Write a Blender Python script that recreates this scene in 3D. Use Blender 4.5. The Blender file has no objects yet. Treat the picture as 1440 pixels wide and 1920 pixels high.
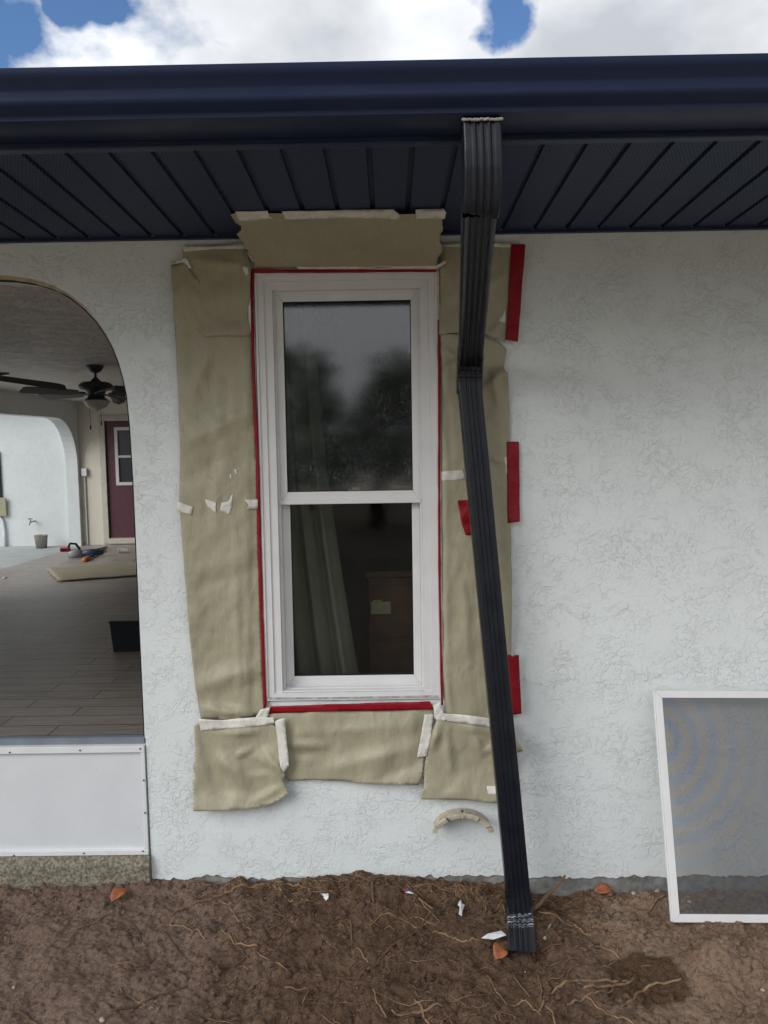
import bpy, bmesh, math, random
from mathutils import Vector, Matrix, noise
from mathutils.geometry import delaunay_2d_cdt
PI = math.pi
scene = bpy.context.scene
C = scene.collection
random.seed(7)

# ---------------------------------------------------------------- camera
CAM = Vector((0, -2.8, 1.585)); FPX = 1400.0
RM = Matrix.Rotation(math.radians(.4), 3, 'Z') @ Matrix.Rotation(PI/2-math.radians(4.4), 3, 'X') @ Matrix.Rotation(math.radians(-.9), 3, 'Z')
cd = bpy.data.cameras.new('camera'); cam = bpy.data.objects.new('camera', cd); C.objects.link(cam)
cam.matrix_world = Matrix.Translation(CAM) @ RM.to_4x4()
cd.sensor_fit = 'HORIZONTAL'; cd.sensor_width = 36; cd.lens = 36*FPX/1440
cd.clip_start = .05; cd.clip_end = 2000
scene.camera = cam

# ---------------------------------------------------------------- light
SUN_EL, SUN_AZ = math.radians(30), math.radians(230)      # veiled by cloud, behind the photographer's left shoulder
sd = bpy.data.lights.new('sun', 'SUN'); sd.energy = 1.5; sd.angle = math.radians(40); sd.color = (1, .97, .93)
sun = bpy.data.objects.new('sun', sd); C.objects.link(sun)
sdir = Vector((math.sin(SUN_AZ)*math.cos(SUN_EL), math.cos(SUN_AZ)*math.cos(SUN_EL), math.sin(SUN_EL)))
sun.rotation_euler = sdir.to_track_quat('Z', 'Y').to_euler()
w = bpy.data.worlds.new('World'); scene.world = w; w.use_nodes = True
nt = w.node_tree; nt.nodes.clear()
def wn(t, **k):
    n = nt.nodes.new(t)
    for a, b in k.items(): setattr(n, a, b)
    return n
sky = wn('ShaderNodeTexSky', sky_type='NISHITA', sun_disc=False, sun_elevation=SUN_EL, sun_rotation=SUN_AZ)
sky.air_density = 1.0; sky.dust_density = 0; sky.ozone_density = 6
bg1 = wn('ShaderNodeBackground'); bg1.inputs[1].default_value = .11
bg2 = wn('ShaderNodeBackground'); bg2.inputs[1].default_value = 1.0
tc = wn('ShaderNodeTexCoord'); mp = wn('ShaderNodeMapping'); mp.inputs['Scale'].default_value = (1, 1, 1.7); mp.inputs['Location'].default_value = (3.1, 1.7, .4)
n1 = wn('ShaderNodeTexNoise'); n1.inputs['Scale'].default_value = 2.6; n1.inputs['Detail'].default_value = 9; n1.inputs['Roughness'].default_value = .56
cr = wn('ShaderNodeValToRGB'); cr.color_ramp.elements[0].position = .34; cr.color_ramp.elements[1].position = .43
n2 = wn('ShaderNodeTexNoise'); n2.inputs['Scale'].default_value = 3.4; n2.inputs['Detail'].default_value = 6
cr2 = wn('ShaderNodeValToRGB')
cr2.color_ramp.elements[0].position = .34; cr2.color_ramp.elements[0].color = (.50, .53, .57, 1)
cr2.color_ramp.elements[1].position = .58; cr2.color_ramp.elements[1].color = (.92, .94, .97, 1)
mx = wn('ShaderNodeMixShader'); wo = wn('ShaderNodeOutputWorld')
L = nt.links.new
L(tc.outputs['Generated'], mp.inputs[0]); L(mp.outputs[0], n1.inputs[0]); L(mp.outputs[0], n2.inputs[0])
# two named gaps of blue in the cloud deck
nw = wn('ShaderNodeTexNoise'); nw.inputs['Scale'].default_value = 11; nw.inputs['Detail'].default_value = 6; L(tc.outputs['Generated'], nw.inputs[0])
ws = wn('ShaderNodeVectorMath', operation='SCALE'); ws.inputs['Scale'].default_value = .09; L(nw.outputs['Color'], ws.inputs[0])
wa = wn('ShaderNodeVectorMath', operation='ADD'); L(tc.outputs['Generated'], wa.inputs[0]); L(ws.outputs[0], wa.inputs[1]); WARP = wa.outputs[0]
def gap(d, wd):
    dt = wn('ShaderNodeVectorMath', operation='DISTANCE'); dt.inputs[1].default_value = d+Vector((.045, .045, .045))
    mr = wn('ShaderNodeMapRange'); mr.inputs['From Min'].default_value = 0; mr.inputs['From Max'].default_value = wd
    mr.inputs['To Min'].default_value = .27; mr.inputs['To Max'].default_value = 0
    L(WARP, dt.inputs[0]); L(dt.outputs['Value'], mr.inputs[0]); return mr.outputs[0]
def ray(px, py): return (RM @ Vector(((px-720)/FPX, -(py-960)/FPX, -1)))
def sub(a, b):
    m = wn('ShaderNodeMath', operation='SUBTRACT'); L(a, m.inputs[0]); L(b, m.inputs[1]); return m.outputs[0]
v = n1.outputs['Fac']
addc = wn('ShaderNodeMath', operation='ADD'); addc.inputs[1].default_value = .10; L(v, addc.inputs[0]); v = addc.outputs[0]
for (px, py, wd) in ((-45, 70, .082), (165, -15, .045), (895, -30, .075), (955, 25, .055)):
    v = sub(v, gap(ray(px, py).normalized(), wd))
L(v, cr.inputs[0]); L(n2.outputs['Fac'], cr2.inputs[0])
L(sky.outputs[0], bg1.inputs[0]); L(cr2.outputs[0], bg2.inputs[0])
# clouds lit from the front (opposite the sun) are brighter than the backlit ones over the roof
sy = wn('ShaderNodeSeparateXYZ'); L(tc.outputs['Generated'], sy.inputs[0])
ml = wn('ShaderNodeMapRange'); ml.inputs['From Min'].default_value = -1; ml.inputs['From Max'].default_value = .6; ml.inputs['To Min'].default_value = .80; ml.inputs['To Max'].default_value = .66
L(sy.outputs[1], ml.inputs[0]); mz = wn('ShaderNodeMapRange'); mz.inputs['From Min'].default_value = .02; mz.inputs['From Max'].default_value = .55; mz.inputs['To Min'].default_value = .85; mz.inputs['To Max'].default_value = 1.35
L(sy.outputs[2], mz.inputs[0]); mm = wn('ShaderNodeMath', operation='MULTIPLY'); L(ml.outputs[0], mm.inputs[0]); L(mz.outputs[0], mm.inputs[1]); L(mm.outputs[0], bg2.inputs[1])
L(cr.outputs[0], mx.inputs[0]); L(bg1.outputs[0], mx.inputs[1]); L(bg2.outputs[0], mx.inputs[2]); L(mx.outputs[0], wo.inputs[0])
scene.view_settings.view_transform = 'Standard'; scene.view_settings.look = 'None'
scene.view_settings.exposure = 0.5; scene.view_settings.gamma = 1

# ---------------------------------------------------------------- projection helpers (pixel of the photo -> point on a real plane)
def at(px, py, Y=0.0):
    d = ray(px, py); t = (Y-CAM.y)/d.y; return CAM + d*t
def atz(px, py, Z):
    d = ray(px, py); t = (Z-CAM.z)/d.z; return CAM + d*t

# ---------------------------------------------------------------- materials
MATS = {}
class NT:
    def __init__(s, name):
        s.m = bpy.data.materials.new(name); s.m.use_nodes = True; s.t = s.m.node_tree
        s.b = s.t.nodes['Principled BSDF']; s.o = s.t.nodes['Material Output']
        s.tc = s.n('ShaderNodeTexCoord'); MATS[name] = s.m
    def n(s, t, ins=None, **k):
        n = s.t.nodes.new(t)
        for a, b in k.items(): setattr(n, a, b)
        for a, b in (ins or {}).items():
            if hasattr(b, 'is_linked') or isinstance(b, bpy.types.NodeSocket): s.t.links.new(b, n.inputs[a])
            else: n.inputs[a].default_value = b
        return n
    def l(s, a, b): s.t.links.new(a, b)
    def coord(s, scale=(1, 1, 1), rot=(0, 0, 0)):
        return s.n('ShaderNodeMapping', {'Vector': s.tc.outputs['Object'], 'Scale': scale, 'Rotation': rot}).outputs[0]
    def noise(s, sc, det=4, rough=.5, co=None, dist=0):
        return s.n('ShaderNodeTexNoise', {'Vector': co or s.coord(), 'Scale': sc, 'Detail': det, 'Roughness': rough, 'Distortion': dist}).outputs['Fac']
    def math(s, op, a, b=0.0, c=None):
        d = {0: a, 1: b}
        if c is not None: d[2] = c
        n = s.n('ShaderNodeMath', d, operation=op); return n.outputs[0]
    def rng(s, v, a, b, c=0.0, d=1.0, clamp=True):
        n = s.n('ShaderNodeMapRange', {'Value': v, 'From Min': a, 'From Max': b, 'To Min': c, 'To Max': d}); n.clamp = clamp; return n.outputs[0]
    def mix(s, f, a, b):
        n = s.n('ShaderNodeMix', data_type='RGBA')
        for i, x in ((0, f), (6, a), (7, b)):
            if isinstance(x, bpy.types.NodeSocket): s.l(x, n.inputs[i])
            else: n.inputs[i].default_value = (x if i == 0 else (*x[:3], 1))
        return n.outputs[2]
    def col(s, x):
        if isinstance(x, bpy.types.NodeSocket): s.l(x, s.b.inputs['Base Color'])
        else: s.b.inputs['Base Color'].default_value = (*x, 1)
    def bump(s, h, dist=.002, st=1.0, prev=None):
        d = {'Height': h, 'Distance': dist, 'Strength': st}
        if prev is not None: d['Normal'] = prev
        n = s.n('ShaderNodeBump', d); s.l(n.outputs[0], s.b.inputs['Normal']); return n.outputs[0]
    def set(s, **k):
        for a, b in k.items():
            i = s.b.inputs[a.replace('_', ' ')]
            if isinstance(b, bpy.types.NodeSocket): s.l(b, i)
            else: i.default_value = b
def simple(name, c, rough=.6, metal=0, var=.12, nsc=12, bsc=60, bd=.0006, spec=.5):
    s = NT(name); f = s.noise(nsc, 5)
    s.col(s.mix(s.rng(f, .3, .7), [x*(1-var) for x in c], [min(1, x*(1+var)) for x in c]))
    s.set(Roughness=rough, Metallic=metal, Specular_IOR_Level=spec)
    if bd: s.bump(s.noise(bsc, 5), bd)
    return s.m

def stucco(name, c, k=1.0):
    s = NT(name); co = s.coord()
    warp = s.n('ShaderNodeTexNoise', {'Vector': co, 'Scale': 9.0, 'Detail': 3.0})
    wc = s.n('ShaderNodeVectorMath', {0: warp.outputs['Color'], 'Scale': .10}, operation='SCALE').outputs[0]
    co2 = s.n('ShaderNodeVectorMath', {0: co, 1: wc}, operation='ADD').outputs[0]
    # flattened knock-down lands with curly edges
    a = s.noise(36, 4.2, .6, co2)
    land = s.rng(a, .475, .53); land = s.math('MULTIPLY', land, land)
    edge = s.rng(s.math('ABSOLUTE', s.math('SUBTRACT', a, .52)), 0, .045, 1, 0)
    a2 = s.noise(62, 3, .55, co2)
    edge3 = s.rng(s.math('ABSOLUTE', s.math('SUBTRACT', a2, .5)), 0, .045, 1, 0)
    b = s.noise(10, 5, .66, s.n('ShaderNodeVectorMath', {0: s.coord((1, 1, 1.9)), 1: wc}, operation='ADD').outputs[0])
    edge2 = s.rng(s.math('ABSOLUTE', s.math('SUBTRACT', b, .49)), 0, .012, 1, 0)
    m1 = s.rng(s.noise(6.5, 4, .6), .40, .56)
    m2 = s.rng(s.noise(4.2, 3, .5, s.coord((1, 1, 1.6))), .42, .58)
    h = s.math('MULTIPLY', s.math('ADD', s.math('MULTIPLY', land, .5), s.math('MULTIPLY', edge, .55)), s.math('ADD', s.math('MULTIPLY', m1, .85), .15))
    h = s.math('ADD', h, s.math('MULTIPLY', s.math('MULTIPLY', edge3, .14), s.math('MULTIPLY', m1, m1)))
    h = s.math('ADD', h, s.math('MULTIPLY', s.math('MULTIPLY', edge2, .5), m2))
    h = s.math('ADD', h, s.math('MULTIPLY', s.noise(110, 3), .16))
    h = s.math('ADD', h, s.math('MULTIPLY', s.noise(3, 2), .9))
    s.bump(h, .0017*k, .9)
    s.col(s.mix(s.rng(s.noise(2.5, 5), .3, .7), [x*.95 for x in c], c)); s.set(Roughness=.55, Specular_IOR_Level=.35)
    return s.m
STUCCO = stucco('white_stucco', (.70, .748, .758))
STUCCO_IN = stucco('porch_stucco', (.70, .66, .57), .6)
CEIL = stucco('porch_ceiling_texture', (.80, .73, .68), 5.0)

s = NT('kraft_paper'); f = s.noise(5, 5, .6); g = s.noise(120, 3, .6, s.coord((1, 1, .25)))
c1 = s.mix(s.rng(f, .3, .7), (.33, .308, .215), (.395, .372, .27))
s.col(s.mix(s.math('MULTIPLY', s.rng(g, .3, .7), .22), c1, (.22, .19, .125)))
s.set(Roughness=.52, Specular_IOR_Level=.4)
wv_ = s.n('ShaderNodeTexNoise', {'Vector': s.coord(), 'Scale': 6.0, 'Detail': 3.0})
vc_ = s.n('ShaderNodeVectorMath', {0: s.coord((1, 1, .55)), 1: s.n('ShaderNodeVectorMath', {0: wv_.outputs['Color'], 'Scale': .12}, operation='SCALE').outputs[0]}, operation='ADD').outputs[0]
vr_ = s.n('ShaderNodeTexVoronoi', {'Vector': vc_, 'Scale': 8.0}, feature='DISTANCE_TO_EDGE')
cz = s.math('MULTIPLY', s.rng(vr_.outputs['Distance'], 0, .10, 1, 0), s.rng(s.noise(4, 3), .45, .62))
vn = s.bump(cz, .0022, .8)
nb = s.bump(s.noise(11, 5, .55, s.coord((1, 1, .35)), .6), .009, 1.0, vn)
s.bump(s.noise(70, 4), .0006, 1, nb)
KRAFT = s.m
s = NT('masking_tape'); s.col(s.mix(s.rng(s.noise(40, 5), .35, .65), (.58, .57, .52), (.70, .69, .64))); s.set(Roughness=.5)
s.bump(s.noise(90, 4, .6, None, 1), .0012); TAPE = s.m
s = NT('red_tape'); s.col(s.mix(s.rng(s.noise(30, 4), .3, .7), (.21, .003, .010), (.27, .005, .014))); s.set(Roughness=.42, Specular_IOR_Level=.25)
s.bump(s.noise(38, 5, .65, None, 1.0), .004); RED = s.m

def navy(name, c, rough, bd=.0008, bsc=14):
    s = NT(name); s.col(c); s.set(Roughness=s.rng(s.noise(9, 5), .3, .7, rough-.05, rough+.08), Specular_IOR_Level=.4)
    n0 = s.bump(s.noise(3, 3, .5, s.coord((.3, 1, 1))), bd*4); s.bump(s.noise(bsc*10, 3), bd*.25, 1, n0); return s.m
GUTTER = navy('gutter_paint', (.007, .018, .060), .42)
FASCIA = None
s = NT('fascia_paint'); s.col((.010, .022, .062)); s.set(Roughness=.34, Specular_IOR_Level=.45)
s.bump(s.noise(60, 6, .7, s.coord((.25, 1, 1)), 1.5), .003); FASCIA = s.m
s = NT('soffit_vinyl')        # perforated panels: dark pinholes in staggered rows
sep = s.n('ShaderNodeSeparateXYZ', {0: s.tc.outputs['Object']})
P = .0105
yy = s.math('DIVIDE', sep.outputs[1], P)
row = s.math('MULTIPLY', s.math('MODULO', s.math('FLOOR', yy), 2.0), .5)
xx = s.math('ADD', s.math('DIVIDE', sep.outputs[0], P), row)
fx = s.math('SUBTRACT', s.math('FRACT', xx), .5); fy = s.math('SUBTRACT', s.math('FRACT', yy), .5)
dd = s.math('SQRT', s.math('ADD', s.math('MULTIPLY', fx, fx), s.math('MULTIPLY', fy, fy)))
hole = s.rng(dd, .22, .30, 1, 0)
s.col(s.mix(hole, (.036, .056, .120), (.002, .003, .006))); s.set(Roughness=.5, Specular_IOR_Level=.25)
n0 = s.bump(s.rng(dd, .15, .35, 0, 1), .0007, .8); s.bump(s.noise(160, 3), .0004, 1, n0); SOFFIT = s.m
s = NT('downspout_paint'); s.col(s.mix(s.rng(s.noise(18, 5), .45, .7), (.006, .008, .014), (.010, .012, .019)))
s.set(Roughness=s.rng(s.noise(22, 5), .3, .7, .26, .42), Specular_IOR_Level=.4); s.bump(s.noise(220, 4, .6), .0004); SPOUT = s.m
s = NT('scuffed_spout_paint')   # chalky drag marks on the end elbow's ridges
sc = s.noise(60, 5, .7, s.coord((1, 1, .5)))
sz = s.n('ShaderNodeSeparateXYZ', {0: s.tc.outputs['Object']}).outputs[2]
sy_ = s.n('ShaderNodeSeparateXYZ', {0: s.tc.outputs['Object']}).outputs[1]
band = s.math('MULTIPLY', s.rng(sy_, -.345, -.33), s.rng(sy_, -.27, -.255, 1, 0))
wv = s.math('SINE', s.math('MULTIPLY', sy_, 2*PI/.0135))
msk = s.math('MULTIPLY', s.math('MULTIPLY', s.rng(wv, .1, .7), s.rng(sc, .45, .6)), band)
s.col(s.mix(msk, (.007, .009, .015), (.42, .45, .5))); s.set(Roughness=.35); SCUFF = s.m
VINYL = simple('white_vinyl', (.66, .66, .67), .32, var=.04, bd=.0002, bsc=40)
ALU = simple('white_aluminium', (.68, .70, .72), .35, var=.05, bd=.0002)
s = NT('kick_panel_paint'); f = s.noise(7, 6, .6)
spot = s.rng(s.noise(38, 3, .5), .72, .76)
s.col(s.mix(s.math('MULTIPLY', spot, .5), s.mix(s.rng(f, .3, .7), (.60, .63, .66), (.64, .67, .70)), (.25, .26, .27))); s.set(Roughness=.5)
s.bump(s.noise(2.5, 3), .004); KICK = s.m
DIRTY = simple('grimy_sill', (.36, .35, .34), .7, var=.4, nsc=50)
SCREW = simple('rusty_screw', (.09, .05, .03), .6, var=.3)
BLACK = simple('black_rubber', (.008, .009, .012), .75, spec=.2)
TRIM = simple('weathered_tan_trim', (.42, .34, .24), .7, var=.3, nsc=30)
GREYM = simple('grey_rail', (.16, .19, .23), .5)
s = NT('concrete_pebble'); f = s.noise(85, 4, .75); g = s.noise(9, 5)
s.col(s.mix(s.rng(f, .42, .60), (.13, .115, .085), s.mix(s.rng(g, .3, .7), (.36, .325, .25), (.29, .265, .21)))); s.set(Roughness=.9)
s.bump(f, .008); PEBBLE = s.m
s = NT('footing_concrete'); f = s.noise(22, 6, .65)
s.col(s.mix(s.rng(f, .35, .7), (.13, .13, .125), (.30, .30, .29))); s.set(Roughness=.9); s.bump(s.noise(50, 6, .7), .005); FOOT = s.m
s = NT('patio_concrete'); s.col(s.mix(s.rng(s.noise(3, 6), .3, .7), (.38, .41, .42), (.46, .49, .50))); s.set(Roughness=.85); s.bump(s.noise(70, 5), .001); PATIO = s.m

s = NT('wood_look_tile')
co = s.coord()
br = s.n('ShaderNodeTexBrick', {'Vector': co, 'Color1': (.1, .1, .1, 1), 'Color2': (.9, .9, .9, 1), 'Mortar': (0, 0, 0, 1), 'Scale': 1.0,
      'Mortar Size': .0035, 'Mortar Smooth': .1, 'Bias': 0.0, 'Brick Width': .92, 'Row Height': .152}, offset=.36, offset_frequency=2)
off = s.n('ShaderNodeVectorMath', {0: br.outputs['Color'], 1: (7, 13, 3)}, operation='MULTIPLY').outputs[0]
co3 = s.n('ShaderNodeVectorMath', {0: co, 1: off}, operation='ADD').outputs[0]
gr = s.noise(4.5, 8, .66, s.n('ShaderNodeMapping', {'Vector': co3, 'Scale': (1, 9, 1)}).outputs[0], .6)
base = s.mix(s.rng(gr, .3, .72), (.095, .082, .075), (.50, .45, .41))
base = s.mix(s.math('MULTIPLY', s.n('ShaderNodeSeparateColor', {0: br.outputs['Color']}).outputs[0], .55), base, (.42, .385, .355))
base = s.mix(br.outputs['Fac'], base, (.022, .020, .019))
s.col(base); s.set(Roughness=s.rng(gr, .3, .7, .34, .5)); s.bump(s.math('SUBTRACT', s.math('MULTIPLY', gr, .3), br.outputs['Fac']), .003); TILE = s.m

s = NT('dirt'); co = s.coord(); sp = s.n('ShaderNodeSeparateXYZ', {0: co}); X_, Y_ = sp.outputs[0], sp.outputs[1]
f1 = s.noise(6, 8, .68); f2 = s.noise(70, 8, .72); f3 = s.noise(300, 3, .6)
dark = s.mix(s.rng(f1, .32, .68), (.135, .080, .052), (.25, .158, .108))
sand = s.mix(s.rng(f1, .3, .7), (.30, .198, .138), (.43, .30, .215))
left = s.mix(s.rng(f1, .3, .7), (.24, .160, .124), (.37, .262, .205))
wob = s.math('MULTIPLY', s.math('SUBTRACT', s.noise(5, 5), .5), .5)
rx = s.rng(s.math('ADD', X_, wob), .50, .82)
lx = s.rng(s.math('ADD', X_, wob), -.72, -.35, 1, 0)
cdirt = s.mix(lx, s.mix(rx, dark, sand), left)
# damp patch
wx = s.math('SUBTRACT', X_, .78); wy = s.math('MULTIPLY', s.math('ADD', Y_, .56), 1.15)
wd = s.math('ADD', s.math('SQRT', s.math('ADD', s.math('MULTIPLY', wx, wx), s.math('MULTIPLY', wy, wy))), s.math('MULTIPLY', wob, .5))
wet = s.rng(wd, .12, .145, 1, 0)
cdirt = s.mix(s.math('MULTIPLY', wet, .85), cdirt, (.115, .062, .032))
cdirt = s.mix(s.math('MULTIPLY', s.rng(f2, .48, .66), .62), cdirt, (.035, .024, .018))
cdirt = s.mix(s.math('MULTIPLY', s.rng(f3, .68, .74), .55), cdirt, (.32, .26, .19))
bounce_sand = s.mix(s.rng(s.noise(14, 6), .3, .7), (.42, .36, .27), (.58, .51, .40))  # pale ground out of view, added to bounce warm light under the eave
s.col(s.mix(s.rng(s.math('ADD', Y_, wob), -2.1, -1.5, 1, 0), cdirt, bounce_sand)); s.set(Roughness=.95, Specular_IOR_Level=.2)
n0 = s.bump(s.math('ADD', f2, s.math('MULTIPLY', s.noise(26, 8, .72), 1.6)), .024, 1.0); s.bump(f3, .003, .8, n0); DIRT = s.m
ROOT = simple('pale_root', (.20, .122, .066), .8, var=.45, nsc=25, bsc=120, bd=.002)
ROOTD = simple('brown_root', (.095, .055, .032), .85, var=.4, nsc=25, bsc=120, bd=.002)
BARK = simple('bark', (.11, .08, .055), .9, var=.4, bd=.02, bsc=12)
LEAF = simple('dry_leaf', (.30, .095, .035), .45, var=.35, nsc=40, bsc=80, bd=.001)
FOL = simple('foliage', (.055, .085, .03), .6, var=.5, nsc=3, bd=0)
WHITEP = simple('scrap_paper', (.60, .61, .63), .7, var=.2, nsc=60, bsc=80, bd=.002)
BLUEP = simple('blue_scrap', (.05, .10, .35), .6); REDP = simple('red_scrap', (.45, .02, .02), .5)
STONE = simple('pale_stone', (.36, .32, .25), .8, var=.3)
MAROON = simple('maroon_door_paint', (.085, .022, .035), .4, var=.12)
IRON = simple('dark_fan_metal', (.018, .019, .024), .45)
BLADE = simple('fan_blade_wood', (.034, .026, .026), .5)
BOWL = simple('frosted_bowl', (.55, .53, .45), .4)
STEEL = simple('galvanised_steel', (.42, .40, .34), .4, .7)
MAT = simple('woven_straw', (.33, .29, .21), .9, var=.35, nsc=60, bsc=90, bd=.006)
CURT = simple('curtain_cloth', (.26, .27, .21), .9, var=.1)
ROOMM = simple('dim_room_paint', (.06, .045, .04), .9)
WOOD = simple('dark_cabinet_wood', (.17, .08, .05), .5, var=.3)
NOTE = simple('yellow_note', (.75, .72, .42), .8)
ORANGE = simple('orange_plastic', (.55, .20, .04), .45); NAVYP = simple('navy_handle', (.03, .05, .09), .4)
AGED = simple('aged_plastic', (.40, .36, .27), .55, var=.25, nsc=40, bsc=60, bd=.001)
AGEDD = simple('aged_plastic_stain', (.10, .085, .06), .6)
ROOFM = simple('shingles', (.09, .085, .08), .9, var=.3, nsc=20, bd=.01)
def glass(name, refl, rough, bsc, bd, co=(1, 1, 1), film=0.0):
    s = NT(name); t = s.t
    g = s.n('ShaderNodeBsdfGlossy', {'Color': (.95, .97, 1, 1), 'Roughness': rough}); tr = s.n('ShaderNodeBsdfTransparent', {'Color': (.77, .78, .77, 1)})
    h = s.noise(bsc, 6, .7, s.coord(co), .8)
    bp = s.n('ShaderNodeBump', {'Height': h, 'Distance': bd, 'Strength': 1.0}); s.l(bp.outputs[0], g.inputs['Normal'])
    fr = s.n('ShaderNodeFresnel', {'IOR': refl})
    mx = s.n('ShaderNodeMixShader', {0: fr.outputs[0], 1: tr.outputs[0], 2: g.outputs[0]}); out = mx.outputs[0]
    if film:
        df = s.n('ShaderNodeBsdfDiffuse', {'Color': (.55, .6, .62, 1)})
        fine = s.rng(s.noise(240, 3, .6, s.coord((1, 1, .55)), .5), .50, .66)
        blot = s.rng(s.noise(9, 4, .6), .42, .66)
        drip = s.math('MULTIPLY', s.rng(s.noise(40, 2, .5, s.coord((1, 1, .03))), .66, .70), s.rng(s.noise(60, 4, .7), .5, .6))
        streak = s.math('MULTIPLY', s.math('ADD', s.math('MULTIPLY', fine, s.math('ADD', blot, .25)), s.math('MULTIPLY', drip, .9)), film)
        streak = s.math('ADD', streak, film*.10)
        out = s.n('ShaderNodeMixShader', {0: streak, 1: out, 2: df.outputs[0]}).outputs[0]
    s.l(out, s.o.inputs[0]); return s.m
GLASS_UP = glass('rain_filmed_glass', 1.75, .03, 120, .00006, (1, 1, .6), .14)
GLASS = glass('clear_glass', 1.28, .02, 3, .0003, (1, 1, 1), .012)
DGLASS = simple('dark_pane', (.012, .016, .026), .15)
def mesh_screen(name, dens, c, moire=0.0):
    s = NT(name); sp = s.n('ShaderNodeSeparateXYZ', {0: s.tc.outputs['Object']})
    d = s.n('ShaderNodeBsdfDiffuse'); tr = s.n('ShaderNodeBsdfTransparent')
    colr = (*c, 1); d.inputs[0].default_value = colr
    if moire:
        wl = s.n('ShaderNodeMapping', {'Vector': s.tc.outputs['Object'], 'Location': (.31, 0, -.59)}).outputs[0]
        wv = s.n('ShaderNodeTexWave', {'Vector': wl, 'Scale': 4.6, 'Distortion': 1.6, 'Detail': 1.0, 'Detail Scale': 1.5}, wave_type='RINGS', rings_direction='Y')
        ln = s.n('ShaderNodeVectorMath', {0: wl}, operation='LENGTH').outputs['Value']
        s.l(s.mix(s.rng(ln, .15, .5, moire, .05), colr, s.mix(wv.outputs['Fac'], (.02, .14, .36), (.34, .22, .10))), d.inputs[0])
    mx = s.n('ShaderNodeMixShader', {0: dens, 1: tr.outputs[0], 2: d.outputs[0]}); s.l(mx.outputs[0], s.o.inputs[0]); return s.m
MESH_IN = mesh_screen('porch_insect_mesh', .07, (.04, .045, .05))
MESH_OUT = mesh_screen('leaning_insect_mesh', .29, (.10, .105, .11), .7)

# ---------------------------------------------------------------- object helpers
def tag(o, label=None, cat=None, group=None, kind=None):
    if label: o['label'] = label
    if cat: o['category'] = cat
    if group: o['group'] = group
    if kind: o['kind'] = kind
    return o
def empty(name, loc, label=None, cat=None, group=None, parent=None):
    o = bpy.data.objects.new(name, None); o.empty_display_size = .1; C.objects.link(o)
    o.location = loc
    if parent: o.parent = parent; o.location = Vector(loc)-parent.matrix_world.translation if parent else loc
    return tag(o, label, cat, group)
def obj(name, bm, mat, parent=None, smooth=False, bevel=0, solid=0):
    me = bpy.data.meshes.new(name); bmesh.ops.recalc_face_normals(bm, faces=bm.faces)
    if smooth:
        for f in bm.faces: f.smooth = True
    off = Vector((0, 0, 0))
    if parent is not None:
        off = WORLDLOC.get(parent.name, Vector((0, 0, 0))); bmesh.ops.translate(bm, verts=bm.verts, vec=-off)
    bm.to_mesh(me); bm.free()
    for m in (mat if isinstance(mat, (list, tuple)) else [mat]): me.materials.append(m)
    o = bpy.data.objects.new(name, me); C.objects.link(o)
    if parent is not None: o.parent = parent; WORLDLOC[o.name] = off
    if bevel:
        b = o.modifiers.new('bevel', 'BEVEL'); b.width = bevel; b.segments = 2; b.limit_method = 'ANGLE'
    if solid:
        b = o.modifiers.new('solid', 'SOLIDIFY'); b.thickness = solid
    return o
WORLDLOC = {}
def thing(name, loc, label, cat, group=None):
    o = bpy.data.objects.new(name, None); o.empty_display_size = .1; C.objects.link(o); o.location = loc
    WORLDLOC[o.name] = Vector(loc); return tag(o, label, cat, group)
def top(name, bm, mat, label, cat, group=None, **k):
    """a one-mesh thing; its origin is moved to its base"""
    vs = [v.co.copy() for v in bm.verts]
    c = Vector((sum(v.x for v in vs)/len(vs), sum(v.y for v in vs)/len(vs), min(v.z for v in vs)))
    bmesh.ops.translate(bm, verts=bm.verts, vec=-c)
    o = obj(name, bm, mat, None, **k); o.location = c; WORLDLOC[o.name] = c
    return tag(o, label, cat, group)
BM = bmesh.new
def bx(bm, x0, x1, y0, y1, z0, z1):
    vs = [bm.verts.new((x, y, z)) for x in (x0, x1) for y in (y0, y1) for z in (z0, z1)]
    for f in ((0, 1, 3, 2), (4, 6, 7, 5), (0, 4, 5, 1), (2, 3, 7, 6), (0, 2, 6, 4), (1, 5, 7, 3)): bm.faces.new([vs[i] for i in f])
    return vs
def prism(bm, pts, y0, y1):
    a = [bm.verts.new((x, y0, z)) for x, z in pts]; b = [bm.verts.new((x, y1, z)) for x, z in pts]
    bm.faces.new(a); bm.faces.new(b[::-1]); n = len(pts)
    for i in range(n): bm.faces.new((a[i], b[i], b[(i+1) % n], a[(i+1) % n]))
def ring(bm, x0, x1, z0, z1, w, y0, y1, wb=None, wt=None):
    """mitred rectangular frame in the wall plane"""
    wb = w if wb is None else wb; wt = w if wt is None else wt; g = .0004
    prism(bm, [(x0, z0), (x0+w, z0+wb), (x0+w, z1-wt), (x0, z1)], y0, y1)
    prism(bm, [(x1, z0), (x1-w, z0+wb), (x1-w, z1-wt), (x1, z1)], y0, y1)
    prism(bm, [(x0+g, z0), (x1-g, z0), (x1-w-g, z0+wb), (x0+w+g, z0+wb)], y0, y1)
    prism(bm, [(x0+g, z1), (x1-g, z1), (x1-w-g, z1-wt), (x0+w+g, z1-wt)], y0, y1)
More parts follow.
